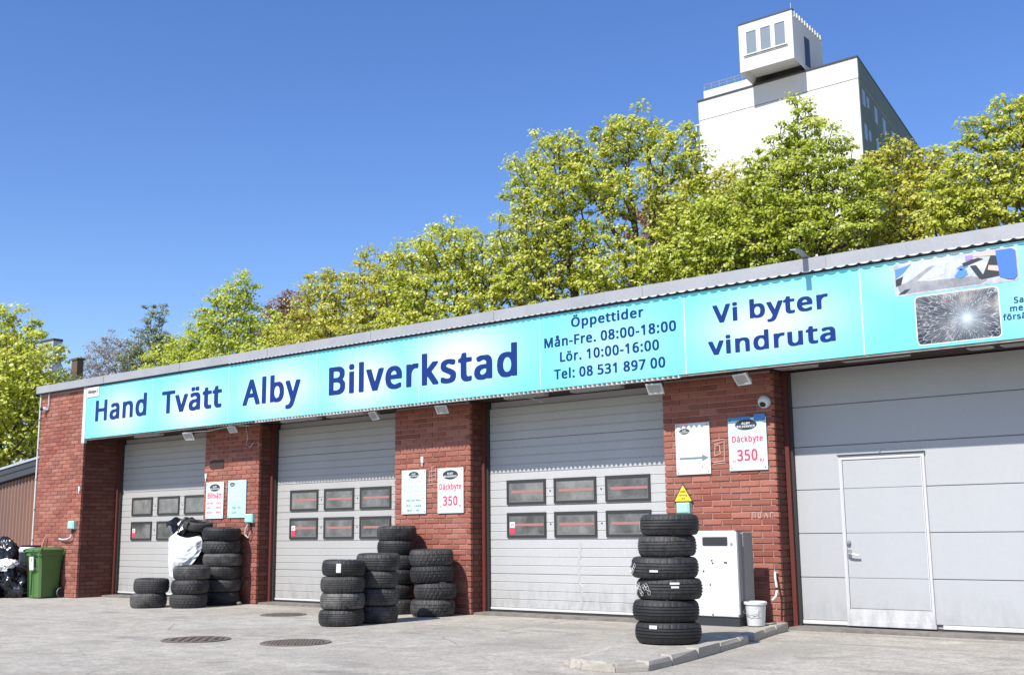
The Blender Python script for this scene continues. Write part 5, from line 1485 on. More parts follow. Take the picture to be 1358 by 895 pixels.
def crumpled(name, label, cat, loc, size, mat_, seed, flat=0.0, rot=0.0, group=None, detail=(44, 26), amp=0.12):
    nu, nv = detail
    off = Vector((seed * 7.13, seed * 3.7, seed * 1.9))
    v, f = [], []
    for j in range(nv + 1):
        th = math.pi * j / nv
        for i in range(nu):
            a = 2 * math.pi * i / nu
            d = Vector((math.sin(th) * math.cos(a), math.sin(th) * math.sin(a), math.cos(th)))
            q = 1.0 + amp * 0.9 * mnoise.noise(d * 1.3 + off)
            q -= amp * 0.55 * abs(mnoise.noise(d * 3.1 + off)) * 2
            q += amp * 0.30 * (1 - 2.4 * abs(mnoise.noise(d * 7.0 + off)))
            z_ = max(d.z * size[2] * q, -size[2] * 0.72)
            v.append((d.x * size[0] * q, d.y * size[1] * q, z_ + size[2] * 0.72))
    for j in range(nv):
        for i in range(nu):
            i2 = (i + 1) % nu
            f.append((j * nu + i, (j + 1) * nu + i, (j + 1) * nu + i2, j * nu + i2))
    o = MB().add(v, f).build(name, mat_, None, smooth=True)
    o.location = loc
    o.rotation_euler = (0, 0, rot)
    return tag(o, label, cat, group)
# torn black bag on the stack
t = thing('rubbish_bag', 'torn shiny black bag with pointed corners lying on the tyres above the white sheet', 'bag', (3.40, -0.40, 1.17))
s = MB()
rr = random.Random(8)
nu, nv = 16, 8
v, f = [], []
for j in range(nv + 1):
    for i in range(nu + 1):
        u, w_ = i / nu, j / nv
        x_ = -0.30 + 0.60 * u
        y_ = -0.28 + 0.5 * w_
        z_ = 0.10 + 0.09 * math.sin(3 * u + 1.2) * math.sin(2.6 * w_ + .4) + 0.045 * math.sin(14 * u + 5 * w_) + rr.uniform(-.02, .02)
        if w_ < 0.3:
            z_ -= 0.22 * (0.3 - w_) / 0.3 * (1 - abs(2 * u - 0.9)) + rr.uniform(0, .04)
        v.append((x_, y_, max(z_, -0.14)))
for j in range(nv):
    for i in range(nu):
        a = j * (nu + 1) + i
        f.append((a, a + 1, a + nu + 2, a + nu + 1))
o = s.add(v, f).build('bag_film', M['black_bag'], t)
md = o.modifiers.new('thickness', 'SOLIDIFY'); md.thickness = 0.012
MB().tube([(-0.26, -0.22, 0.12), (-0.34, -0.24, 0.10), (-0.40, -0.22, 0.04)], [0.05, 0.035, 0.012], 6).build('bag_corner', M['black_bag'], t)

# ================================================================== WHEELIE BIN
def wheelie_bin():
    t = thing('wheelie_bin', 'green two-wheeled rubbish bin with a white label, against the leftmost brick pier', 'wheelie bin', (-0.66, -0.80, G0), None, R(6))
    H = 0.88
    def loop(w, d, z_, yo=0, c=0.035):
        P = []
        for (sx, sy) in ((1, -1), (1, 1), (-1, 1), (-1, -1)):
            P += [(sx * (w - (c if sy * sx > 0 else 0)), sy * (d - (0 if sy * sx > 0 else c)) + yo, z_), (sx * (w - (0 if sy * sx > 0 else c)), sy * (d - (c if sy * sx > 0 else 0)) + yo, z_)]
        return P
    levels = [loop(.195, .205, 0.012, 0.0), loop(.20, .21, 0.03, 0), loop(.215, .235, 0.55, 0), loop(.232, .262, H - 0.09, 0), loop(.25, .28, H - 0.085, 0), loop(.252, .282, H - 0.01, 0)]
    s = MB()
    v = [p for L in levels for p in L]
    f = []
    for j in range(len(levels) - 1):
        for i in range(8):
            i2 = (i + 1) % 8
            f.append((j * 8 + i, j * 8 + i2, (j + 1) * 8 + i2, (j + 1) * 8 + i))
    f.append(tuple(range(7, -1, -1)))
    s.add(v, f)
    s.build('body', M['plastic_green'], t)
    lid = MB()
    L = [loop(.262, .30, H - 0.008, -0.01), loop(.265, .303, H + 0.03, -0.01), loop(.235, .27, H + 0.052, 0.0), loop(.10, .16, H + 0.072, 0.03)]
    v = [p for q in L for p in q]
    f = []
    for j in range(3):
        for i in range(8):
            i2 = (i + 1) % 8
            f.append((j * 8 + i, j * 8 + i2, (j + 1) * 8 + i2, (j + 1) * 8 + i))
    f.append(tuple(24 + i for i in range(8)))
    lid.add(v, f)
    lid.tube([(-.19, .31, H + .03), (.19, .31, H + .03)], 0.016, 8)
    lid.box(-.10, .10, -.345, -.305, H + 0.004, H + 0.022)
    lid.build('lid', M['plastic_green'], t)
    # front inset panel, ribs
    rib = MB()
    rib.box(-0.05, -0.035, -0.245, -0.215, 0.06, 0.50)
    rib.tube([(-.045, -.238, 0.50), (-0.03, -.243, 0.545), (.03, -.245, 0.555), (.14, -.246, 0.555)], 0.008, 6)
    rib.build('front_rib', M['plastic_green'], t)
    MB().add([(-.075, -.262, .53), (.045, -.262, .53), (.045, -.2775, .78), (-.075, -.2775, .78), (-.075, -.25, .53), (.045, -.25, .53), (.045, -.26, .78), (-.075, -.26, .78)],
             [(0, 1, 2, 3), (0, 4, 5, 1), (1, 5, 6, 2), (2, 6, 7, 3), (3, 7, 4, 0)]).build('label', M['poster_white'], t)
    o2 = lettering('2', -0.03, 0.70, -0.2775, 0.045, M['ink'], t, thick=0.001)
    o2.rotation_euler = (R(-3), 0, 0)
    for sx in (-1, 1):
        w = MB().lathe([(0.0001, 0.0), (0.05, 0.0), (0.06, 0.010), (0.085, 0.010), (0.10, 0.0), (0.10, -0.045), (0.0001, -0.045)][::-1], 28).build('wheel', M['wheel_black'], t)
        w.rotation_euler = (0, R(90 * sx), 0)
        w.location = (sx * 0.262, 0.205, 0.10)
        rm = MB().lathe([(0.083, 0.0), (0.088, 0.012), (0.094, 0.0)], 28).build('wheel_trim', M['ink_grey'], t)
        rm.rotation_euler = (0, R(90 * sx), 0)
        rm.location = (sx * 0.264, 0.205, 0.10)
    MB().tube([(-.25, .205, .10), (.25, .205, .10)], 0.012, 8).build('axle', M['dark_steel'], t)
    MB().tube([(-.20, .27, H - .06), (-.20, .335, H - .05), (.20, .335, H - .05), (.20, .27, H - .06)], 0.014, 8).build('handle', M['plastic_green'], t)
    return t
wheelie_bin()
t = thing('broom_stick', 'pale wooden stick leaning on the brick behind the green bin', 'stick', (-1.30, -0.62, G0))
MB().tube([(-0.18, -0.10, 0.0), (0.17, 0.07, 1.14)], 0.014, 7).build('shaft', M['wood'], t)

# rubbish heap at the far left
heap = 'rubbish heap left of the green bin'
crumpled('rubbish_bag', 'bulging black rubbish bag nearest the green bin', 'bag', (-1.40, -1.0, G0), (0.30, 0.30, 0.36), M['black_bag'], 1, group=heap, amp=.5)
crumpled('rubbish_bag', 'black rubbish bag at the left edge of the picture', 'bag', (-1.98, -1.05, G0), (0.36, 0.32, 0.34), M['black_bag'], 2, group=heap, amp=.5)
crumpled('rubbish_bag', 'black rubbish bag lying high on the heap behind the others', 'bag', (-2.0, -0.45, G0 + 0.28), (0.46, 0.30, 0.26), M['black_bag'], 3, group=heap, amp=.45)
crumpled('rubbish_bag', 'glossy dark blue-black bag low between the bin and the heap', 'bag', (-1.66, -1.28, G0), (0.30, 0.22, 0.24), M['black_bag'], 6, group=heap, amp=.5)
crumpled('plastic_bag', 'torn white plastic bag on top of the black bags at the left', 'bag', (-1.42, -1.16, 0.42), (0.20, 0.15, 0.12), M['white_sheet'], 4, group=heap, amp=.8)
crumpled('plastic_bag', 'crushed white plastic bag at the left picture edge', 'bag', (-1.85, -1.18, 0.50), (0.24, 0.16, 0.09), M['white_sheet'], 5, group=heap, amp=.8)
crumpled('rubbish_bag', 'domed dark bag topping the heap at the far left', 'bag', (-2.62, -0.55, 0.42), (0.32, 0.28, 0.36), M['black_bag'], 9, group=heap, amp=.3)
t = thing('paint_drum', 'drum with white lid and black rim just behind the green bin', 'drum', (-1.52, -0.62, G0 + 0.0))
MB().lathe([(0.0001, 0), (.20, 0), (.21, .02), (.21, .90), (.20, .92)], 26).build('barrel', M['black_plastic'], t, True)
MB().lathe([(.215, .86), (.225, .90), (.20, .955), (0.0001, .96)], 26).build('lid', M['white_trim'], t)
MB().lathe([(.20, .955), (.208, .97), (.18, .99), (.16, .965)], 26).build('rim', M['black_plastic'], t)

# ================================================================== SHED (left)
shed = thing('metal_shed', 'low shed of brown corrugated steel with a dark sloping roof, left of the brick wall', 'shed', (0, 0, 0))
def roof_z(x_): return 2.46 + 0.112 * (x_ + 4.3)
sy = 0.9
v, f = [], []
n_ = int(9.5 / 0.145 * 4)
prof4 = [0.0, 0.0, 0.045, 0.045]
xs_ = []
x_ = -11.2
sheet_pts = []
while x_ < -1.75:
    for dx, dy in ((0.0, 0.0), (0.035, 0.0), (0.065, 0.042), (0.110, 0.042)):
        sheet_pts.append((x_ + dx, sy - dy + 0.04))
    x_ += 0.145
for (px, py) in sheet_pts:
    v += [(px, py, G0), (px, py, roof_z(px))]
for i in range(len(sheet_pts) - 1):
    f.append((2 * i, 2 * i + 2, 2 * i + 3, 2 * i + 1))
MB().add(v, f).build('corrugated_wall', M['cladding'], shed)
MB().add([(-11.4, sy - 0.12, roof_z(-11.4) + .02), (-1.70, sy - 0.12, roof_z(-1.70) + .02), (-1.70, sy - 0.12, roof_z(-1.70) + .34), (-11.4, sy - 0.12, roof_z(-11.4) + .34),
          (-11.4, 6, roof_z(-11.4) + .02), (-1.70, 6, roof_z(-1.70) + .02), (-1.70, 6, roof_z(-1.70) + .34), (-11.4, 6, roof_z(-11.4) + .34)],
         [(0, 1, 2, 3), (3, 2, 6, 7), (0, 4, 5, 1), (1, 5, 6, 2), (0, 3, 7, 4), (4, 7, 6, 5)]).build('roof', M['dark_trim'], shed)
for k_, (dz, hh, yy) in enumerate(((0.30, 0.05, -0.150), (0.16, 0.03, -0.135))):
    MB().add([(-11.4, sy + yy, roof_z(-11.4) + dz), (-1.70, sy + yy, roof_z(-1.70) + dz), (-1.70, sy + yy, roof_z(-1.70) + dz + hh), (-11.4, sy + yy, roof_z(-11.4) + dz + hh),
              (-11.4, sy - 0.122, roof_z(-11.4) + dz), (-1.70, sy - 0.122, roof_z(-1.70) + dz), (-1.70, sy - .122, roof_z(-1.70) + dz + hh), (-11.4, sy - .122, roof_z(-11.4) + dz + hh)],
             [(0, 1, 2, 3), (3, 2, 6, 7), (0, 4, 5, 1)]).build('roof_trim', M['plaster_grey'] if k_ == 0 else M['dark_steel'], shed)
MB().box(-11.1, -1.72, sy + 0.06, 5.9, G0, 1.6).build('shed_core', M['dark_trim'], shed)

# ================================================================== CABINET, BUCKET
t = thing('white_cabinet', 'tall white steel cabinet with a dark display window, behind the tall tyre stack', 'cabinet', (13.72, -0.80, 0))
W2 = 0.365
s = MB()
s.cbox(-W2, W2, 0.0, 0.03, 0.10, 1.055, 0.008)
s.build('front_panel', M['cabinet'], t)
MB().cbox(-W2 + .02, W2 - .01, 0.031, 0.16, 0.08, 1.045, 0.004).build('front_housing', M['cabinet_shade'], t)
MB().cbox(-W2 + .02, W2 + .0, 0.18, 0.42, 0.05, 1.03, 0.02).build('rear_housing', M['cabinet_shade'], t)
MB().cbox(-W2 + .01, W2 + .005, 0.02, 0.42, -0.003, 0.095, 0.004).build('plinth', M['dark_steel'], t)
MB().prism(rounded(0.0 - 0.05, 0.27, 0.885, 0.985, 0.015), -0.004, -0.001).build('display', M['display_dark'], t)
for (hx, hz) in ((0.06, 0.72), (0.07, 0.69), (0.225, 0.70), (0.245, 0.695), (0.03, 0.45), (0.05, 0.12), (-0.05, 0.60)):
    o = MB().lathe([(0.0001, 0.003), (0.009, 0.003), (0.012, 0.0)], 8).build('drill_hole', M['ink'], t)
    o.rotation_euler = (R(90), 0, 0); o.location = (hx, -0.001, hz)
o = MB().lathe([(0.0001, 0.008), (0.014, 0.008), (0.018, 0.0)], 12).build('lock', M['steel'], t)
o.rotation_euler = (R(90), 0, 0); o.location = (0.318, -0.001, 0.905)
MB().box(W2 - 0.005, W2 + 0.018, 0.0, 0.035, 0.13, 1.04).build('edge_strip', M['cabinet'], t)

t = thing('plastic_bucket', 'white plastic bucket beside the white cabinet at the pier foot', 'bucket', (14.21, -0.62, 0.0))
MB().lathe([(0.0001, 0.004), (0.093, 0.004), (0.097, 0.012), (0.116, 0.245), (0.118, 0.25), (0.112, 0.25), (0.094, 0.02), (0.0001, 0.015)], 32).build('body', M['poster_white'], t, True)
MB().lathe([(0.116, 0.236), (0.128, 0.238), (0.130, 0.262), (0.119, 0.270), (0.112, 0.262)], 32).build('lid_rim', M['poster_white'], t)
MB().tube([(0.125, 0, 0.23), (0.10, -0.10, 0.15), (0.0, -0.135, 0.12), (-0.10, -0.10, 0.15), (-0.125, 0, 0.23)], 0.004, 5).build('handle', M['steel'], t)
MB().add([(0.02, -0.112, 0.10), (0.075, -0.088, 0.10), (0.080, -0.094, 0.19), (0.022, -0.119, 0.19)], [(0, 1, 2, 3)]).build('label', M['lamp_grey'], t)
t = thing('hose_pipe', 'short white hose end coming out of the brick into the bucket', 'hose', (14.20, -0.02, 0.0))
MB().tube([(0.0, 0.03, 0.56), (-0.005, -0.04, 0.57), (0.01, -0.07, 0.50), (0.03, -0.08, 0.40)], 0.013, 8).build('hose', M['poster_white'], t)
MB().tube([(0.03, -0.08, 0.40), (0.032, -0.08, 0.37)], 0.016, 8).build('hose_clamp', M['dark_steel'], t)
MB().tube([(0.032, -0.08, 0.37), (0.03, -0.12, 0.30), (0.02, -0.20, 0.26)], 0.013, 8).build('hose_end', M['poster_white'], t)

# small litter on the asphalt
rr = random.Random(6)
for (lx, ly, lab) in ((8.97, -0.23, 'grey stone at the foot of the pier behind the middle tyres'), (4.62, -0.28, 'fist-sized grey stone at the foot of the poster pier'), (14.45, -0.95, 'small pale stone in the gap of the kerb')):
    crumpled('stone', lab, 'stone', (lx, ly, G0), (0.05, 0.045, 0.035), M['cast_iron'], int(lx * 10), amp=.3, detail=(9, 6))

# ================================================================== TOWER BLOCK
tower = thing('tower_block', 'tall white plastered apartment tower beyond the trees with a cantilevered roof cabin', 'tower block', (0, 0, 0))
P0 = [(-24.55, 69.8), (-10.4, 69.5), (-14.5, 96.5), (-28.6, 96.8)]
MB().flat(P0, -0.08, 35.50).build('wall', M['plaster'], tower)
big = lambda P, e: [(P[0][0] - e, P[0][1] - e), (P[1][0] + e, P[1][1] - e), (P[2][0] + e, P[2][1] + e), (P[3][0] - e, P[3][1] + e)]
MB().flat(big(P0, 0.02), 35.55, 37.22).build('parapet', M['plaster'], tower)
MB().flat(big(P0, -0.04), 35.49, 35.56).build('seam', M['dark_trim'], tower)
MB().flat(big(P0, 0.10), 37.23, 37.36).build('parapet_cap', M['dark_trim'], tower)
# right-hand face: greenish render coat, darkened to paint in that side's shade
def side_point(s_, out=0.0):
    a, b_ = Vector((-10.4, 69.5)), Vector((-14.5, 96.5))
    d = (b_ - a).normalized(); n_ = Vector((d.y, -d.x))
    q = a + d * s_ + n_ * out
    return (q.x, q.y)
def side_box(s0, s1, z0_, z1_, o0, o1):
    a, b_, c, d = side_point(s0, o0), side_point(s1, o0), side_point(s1, o1), side_point(s0, o1)
    return MB().flat([a, d, c, b_][::-1], z0_, z1_)
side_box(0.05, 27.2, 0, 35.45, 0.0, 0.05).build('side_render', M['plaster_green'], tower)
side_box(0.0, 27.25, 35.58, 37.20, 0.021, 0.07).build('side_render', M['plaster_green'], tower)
for fl_ in range(11):
    zt = 34.9 - fl_ * 2.78
    for k_, (s0, w_, h0, h1) in enumerate(((0.75, 0.95, 1.25, 0.0), (2.3, 0.75, 0.95, 0.1), (5.0, 1.0, 1.35, 0.0), (8.1, 1.1, 1.35, 0.0), (11.6, 1.1, 1.35, 0.0), (15.0, 1.1, 1.35, 0), (18.4, 1.1, 1.35, 0), (22.0, 1.1, 1.35, 0))):
        fr = side_box(s0, s0 + w_, zt - h0, zt - h1, 0.045, 0.09).build('window', M['plaster_grey'], tower)
        side_box(s0 + .12, s0 + w_ - .12, zt - h0 + .12, zt - h1 - .12, 0.088, 0.10).build('pane', M['win_glass'], fr)
# balconies at the left edge
for fl_ in range(6):
    zt = 35.2 - fl_ * 2.78
    MB().box(-25.05, -24.56, 69.95, 71.6, zt - 2.3, zt - 1.25).build('balcony', M['plaster_green'], tower)
    MB().box(-25.10, -24.56, 69.9, 71.7, zt - 2.42, zt - 2.31).build('balcony_slab', M['plaster'], tower)
    MB().box(-25.02, -24.92, 69.96, 70.06, zt - 1.24, zt + 0.0).build('balcony_post', M['plaster'], tower)
    MB().box(-25.12, -24.56, 69.9, 71.7, zt + 0.02, zt + 0.12).build('balcony_slab', M['plaster'], tower)
# roof terrace wall and rail
MB().box(-24.0, -19.4, 69.75, 74.0, 37.36, 38.05).build('roof_upstand', M['plaster'], tower)
s = MB()
s.tube([(-23.95, 69.8, 38.60), (-19.6, 69.8, 38.60)], 0.035, 6)
s.tube([(-23.95, 69.8, 38.35), (-19.6, 69.8, 38.35)], 0.02, 6)
for k_ in range(7):
    s.tube([(-23.95 + k_ * 0.72, 69.8, 38.04), (-23.95 + k_ * 0.72, 69.8, 38.60)], 0.03, 6)
s.build('railing', M['steel'], tower)
# cabin
X0c, X1c, Yc, Yb = -19.35, -14.65, 67.47, 73.2
cab = MB()
ZB, ZT = 37.72, 41.78
cab.add([(X0c, Yc, ZB), (X1c, Yc, ZB), (X1c, Yc, ZT), (X0c, Yc, ZT), (X0c, Yb, 37.3), (X1c, Yb, 37.3), (X1c, Yb, ZT - .3), (X0c, Yb, ZT - .3),
         (X0c + .32, Yc + .30, ZB + .55), (X1c - .32, Yc + .30, ZB + .55), (X0c + .32, 69.75, 37.95), (X1c - .32, 69.75, 37.95), (X0c, 69.7, 37.34), (X1c, 69.7, 37.34)],
        [(0, 1, 2, 3), (3, 2, 6, 7), (1, 13, 5, 6, 2), (0, 3, 7, 4, 12), (0, 8, 9, 1), (0, 12, 10, 8), (1, 9, 11, 13), (8, 10, 11, 9), (4, 7, 6, 5), (12, 4, 5, 13)])
cabin = cab.build('roof_cabin', M['plaster'], tower)
MB().box(X0c - .04, X1c + .04, Yc - .05, Yc + .3, ZT + .001, ZT + .10).build('cabin_cap', M['dark_trim'], cabin)
for (a, b_) in ((-18.66, -17.80), (-17.40, -16.55), (-16.16, -15.30)):
    MB().box(a, b_, Yc - 0.012, Yc - 0.002, 39.12, 41.0).build('cabin_window', M['win_glass'], cabin)
    w_ = MB()
    w_.box(a - .10, a, Yc - .06, Yc - .003, 39.02, 41.10); w_.box(b_, b_ + .10, Yc - .06, Yc - .003, 39.02, 41.10)
    w_.box(a, b_, Yc - .06, Yc - .003, 41.0, 41.10); w_.box(a, b_, Yc - .07, Yc - .003, 39.02, 39.12)
    w_.build('window_frame', M['plaster'], cabin)
MB().box(-18.95, -15.1, Yc - .11, Yc - .062, 38.93, 38.99).build('cabin_sill', M['dark_trim'], cabin)
s = MB()
for k_ in range(11):
    y_ = Yc + 0.3 + k_ * 0.5
    s.box(X1c + .003, X1c + 0.10, y_, y_ + 0.12, ZT - .50 - .026 * k_ * 1.0, ZT - .02 - .03 * k_)
s.build('cabin_ribs', M['plaster'], cabin)
MB().box(X1c + .002, X1c + .03, 69.6, 70.55, 37.8, 40.25).build('cabin_door', M['dark_steel'], cabin)
# shaft cap seen above the cabin's left
s = MB().add([(-18.4, 69, 41.72), (-17.0, 69, 41.72), (-17.2, 71, 42.3), (-18.1, 71, 42.3)], [(0, 1, 2, 3)])
MB().box(-19.0, -17.2, 70.0, 72.0, 41.4, 42.35).build('roof_hatch', M['plaster'], cabin)
MB().tube([(X1c - .05, Yc, ZT), (X1c - .05, Yc, ZT + .55)], 0.04, 5).build('aerial', M['steel'], cabin)

# distant grey block at the left, and an ivy-grown chimney
far = thing('grey_block', 'grey slab building peeping out beyond the left-hand tree', 'building', (-110.2, 60, 0))
MB().box(-9.0, 0, 0, 1.2, -0.08, 25.0).build('wall', M['plaster_grey'], far)
MB().box(-9.05, 0.05, -0.05, 1.25, 25.02, 25.3).build('roof_edge', M['dark_trim'], far)
MB().box(-9.0, 0.02, -0.03, -0.002, 23.75, 23.86).build('seam', M['dark_trim'], far)
MB().box(-1.4, -1.3, -0.03, -0.002, 12.0, 23.74).build('seam', M['dark_trim'], far)
for zz in (22.3, 19.5, 16.7):
    fw_ = MB().box(-2.6, -1.5, -0.04, -0.003, zz - 0.9, zz + .6).build('window', M['plaster'], far)
    MB().box(-2.5, -1.6, -0.05, -0.041, zz - 0.8, zz + .5).build('pane', M['win_glass'], fw_)
ch = thing('chimney', 'stubby brown chimney with ivy rising behind the roof at the left', 'chimney', (-25.9, 14.4, 0))
MB().box(-0.32, 0.14, -0.15, 0.15, -0.08, 8.78).build('stack', M['chimney_brick'], ch)
MB().box(-0.36, 0.18, -0.19, 0.19, 8.79, 8.88).build('cap', M['chimney_brick'], ch)

# ================================================================== TREES
LEAF_SHAPE = np.array([(0, -.5, 0), (.42, -.12, .06), (.30, .38, 0.03), (0, .55, -.02), (-.30, .38, .03), (-.42, -.12, .06)])

def grow_tree(name, label, base, lobes, nclump, leaves, leaf, mat_leaf, mat_bark, seed, trunks=None, trunk_r=1.0, clump_r=0.42, group=None, twig=True, hollow=0.55, tone=0.0):
    """lobes: (x, y, z, rx, ry, rz) in the world; foliage clumps sit at the ends of grown branches"""
    rg = np.random.default_rng(seed)
    base = np.array(base, float)
    root = thing(name, label, 'tree', tuple(base), group)
    L = np.array(lobes, float)
    vol = (L[:, 3] * L[:, 4] * L[:, 5]) ** 0.75
    pick = rg.choice(len(L), nclump * 3, p=vol / vol.sum())
    d = rg.normal(size=(nclump * 3, 3)); d /= np.linalg.norm(d, axis=1)[:, None]
    rad = hollow + (1 - hollow) * rg.random(nclump * 3) ** 0.6
    A = L[pick, :3] + d * L[pick, 3:] * rad[:, None] * (1 + 0.10 * rg.normal(size=(nclump * 3, 1)))
    lift = rg.random(len(A)) < 0.10
    upw = np.clip(d[:, 2], 0, 1)
    A[lift] += (d[lift] * np.array([0.5, 0.3, 0.2]) + np.array([0, 0, 0.30]) * upw[lift][:, None]) * (0.4 + 0.9 * rg.random((lift.sum(), 1))) * L[pick[lift], 5][:, None] * 0.55
    # thin out by dart throwing so that clumps spread evenly but leave gaps
    keep = []
    mind = 0.86 * clump_r
    for i in range(len(A)):
        if len(keep) >= nclump: break
        if keep:
            K = A[keep]
            if ((K - A[i]) ** 2 @ np.array([0.8, 0.8, 1.7])).min() < mind ** 2: continue
        keep.append(i)
    A = A[keep]
    zmax = A[:, 2].max(); zmin = A[:, 2].min()
    # trunks
    nodes, par = [], []
    if trunks is None: trunks = [(A[:, 0].mean(), A[:, 1].mean())]
    for (tx, ty) in trunks:
        last = -1
        n_ = 26
        top_z = zmin + (zmax - zmin) * 0.80
        wob = rg.normal(size=2) * 0.2
        for k_ in range(n_):
            w = k_ / (n_ - 1)
            e = w ** 1.3
            p_ = np.array([base[0] + (tx - base[0]) * e + 0.12 * math.sin(5 * w + wob[0] * 9) * w, base[1] + (ty - base[1]) * e + 0.12 * math.sin(4 * w + wob[1] * 9) * w, base[2] + (top_z - base[2]) * w])
            nodes.append(p_); par.append(last if k_ else -1)
            last = len(nodes) - 1
    ends = []
    axis = np.array([np.mean([t_[0] for t_ in trunks]), np.mean([t_[1] for t_ in trunks])])
    order = np.argsort(np.hypot(A[:, 0] - axis[0], A[:, 1] - axis[1]) + 0.35 * np.abs(A[:, 2] - zmin))
    for i in order:
        a = A[i]
        N = np.array(nodes)
        dv = a - N
        hd = np.hypot(dv[:, 0], dv[:, 1])
        dist = np.linalg.norm(dv, axis=1)
        cost = dist + 1.6 * np.maximum(0, 0.55 * hd - dv[:, 2]) + 3.0 * np.maximum(0, zmin - 1.2 - N[:, 2])
        j = int(cost.argmin())
        steps = max(1, int(dist[j] / 0.42))
        last = j
        p0 = N[j]
        mid = (p0 + a) / 2 + np.array([0, 0, 0.10 * dist[j]]) * -1 + rg.normal(size=3) * 0.06 * dist[j]
        for k_ in range(1, steps + 1):
            w = k_ / steps
            q = (1 - w) ** 2 * p0 + 2 * w * (1 - w) * mid + w * w * a
            nodes.append(q + rg.normal(size=3) * 0.02); par.append(last)
            last = len(nodes) - 1
        ends.append(last)
    N = np.array(nodes); par = np.array(par)
    cnt = np.zeros(len(N))
    cnt[ends] = 1
    for i in range(len(N) - 1, -1, -1):
        if par[i] >= 0: cnt[par[i]] += cnt[i]
    rr_ = 0.0095 * np.maximum(cnt, 1) ** 0.52 * trunk_r
    # trunk flare
    # branch tubes
    idx = np.nonzero(par >= 0)[0]
    a, b2 = N[par[idx]], N[idx]
    dd = b2 - a; dl = np.linalg.norm(dd, axis=1); ok = dl > 1e-4
    idx, a, b2, dd, dl = idx[ok], a[ok], b2[ok], dd[ok], dl[ok]
    dd /= dl[:, None]
    up = np.where(np.abs(dd[:, 2:3]) < 0.9, np.array([[0, 0, 1.]]), np.array([[1., 0, 0]]))
    u = np.cross(dd, up); u /= np.linalg.norm(u, axis=1)[:, None]
    w_ = np.cross(dd, u)
    ra, rb_ = rr_[par[idx]], rr_[idx]
    ra = np.minimum(ra, rb_ * 1.35)
    S = 5
    V = []
    for k_ in range(S):
        t_ = 2 * math.pi * k_ / S
        V.append(a + (u * math.cos(t_) + w_ * math.sin(t_)) * ra[:, None])
    for k_ in range(S):
        t_ = 2 * math.pi * k_ / S
        V.append(b2 + (u * math.cos(t_) + w_ * math.sin(t_)) * rb_[:, None])
    V = np.stack(V, 1).reshape(-1, 3) - base
    F = []
    for k_ in range(S):
        F.append([k_, (k_ + 1) % S, (k_ + 1) % S + S, k_ + S])
    F = (np.array(F)[None] + (np.arange(len(idx)) * 2 * S)[:, None, None]).reshape(-1, 4)
    if twig:
        # bare twigs inside each clump
        e_ = N[ends]
        nt_ = 4
        c_ = np.repeat(e_, nt_, 0)
        td = rg.normal(size=c_.shape); td[:, 2] = np.abs(td[:, 2]) * 0.9 + 0.1
        td /= np.linalg.norm(td, axis=1)[:, None]
        ln = clump_r * (0.5 + 0.6 * rg.random(len(c_)))
        tip = c_ + td * ln[:, None]
        sd = np.cross(td, np.array([0.3, 0.2, 0.9])); sd /= np.linalg.norm(sd, axis=1)[:, None]
        s2 = np.cross(td, sd)
        q = 0.008
        tv = np.stack([c_ + sd * q, c_ - sd * q * .5 + s2 * q * .8, c_ - sd * q * .5 - s2 * q * .8, tip], 1).reshape(-1, 3) - base
        tf = (np.array([[0, 1, 3, 3], [1, 2, 3, 3], [2, 0, 3, 3]])[None] + (np.arange(len(c_)) * 4)[:, None, None]).reshape(-1, 4)
    me = bpy.data.meshes.new('trunk')
    faces = [tuple(q_) for q_ in F]
    verts = V
    if twig:
        faces += [tuple(int(z_) + len(V) for z_ in q_[:3]) for q_ in tf]
        verts = np.vstack([V, tv])
    me.from_pydata(verts.tolist(), [], faces)
    me.materials.append(mat_bark)
    me.update()
    link('trunk', me, root)
    # leaves
    C0 = N[ends]
    nl = int(leaves * 1.75)
    leaf = leaf * 0.80
    C = np.repeat(C0, nl, 0)
    n_all = len(C)
    d = rg.normal(size=(n_all, 3)); d /= np.linalg.norm(d, axis=1)[:, None]
    cr0 = clump_r * (0.5 + 0.85 * rg.random(len(C0)))
    rad = np.repeat(cr0, nl)[:, None] * (rg.random((n_all, 1)) ** 0.55)
    off = d * rad
    off[:, 2] = off[:, 2] * 0.50 + 0.05 - 0.10 * (off[:, 0] ** 2 + off[:, 1] ** 2) / clump_r
    pos = C + off
    nrm = d * 0.75 + np.array([0, -0.40, 0.80]) + rg.normal(size=(n_all, 3)) * 0.38
    nrm /= np.linalg.norm(nrm, axis=1)[:, None]
    t1_ = np.cross(nrm, rg.normal(size=(n_all, 3))); t1_ /= np.linalg.norm(t1_, axis=1)[:, None]
    t2_ = np.cross(nrm, t1_)
    sz = leaf * (0.6 + 0.75 * rg.random((n_all, 1)))
    SH = LEAF_SHAPE
    V = pos[:, None, :] + sz[:, None, :] * (SH[None, :, 0:1] * t1_[:, None, :] + SH[None, :, 1:2] * t2_[:, None, :] + SH[None, :, 2:3] * nrm[:, None, :])
    V = V.reshape(-1, 3) - base
    nv = len(V)
    me = bpy.data.meshes.new('crown')
    me.vertices.add(nv)
    me.vertices.foreach_set('co', V.astype(np.float32).ravel())
    base_i = (np.arange(n_all) * 6)[:, None]
    loops = np.concatenate([base_i + np.array([0, 1, 2, 3]), base_i + np.array([0, 3, 4, 5])], 1).reshape(-1)
    me.loops.add(len(loops))
    me.loops.foreach_set('vertex_index', loops.astype(np.int32))
    me.polygons.add(n_all * 2)
    me.polygons.foreach_set('loop_start', (np.arange(n_all * 2) * 4).astype(np.int32))
    me.update(calc_edges=True)
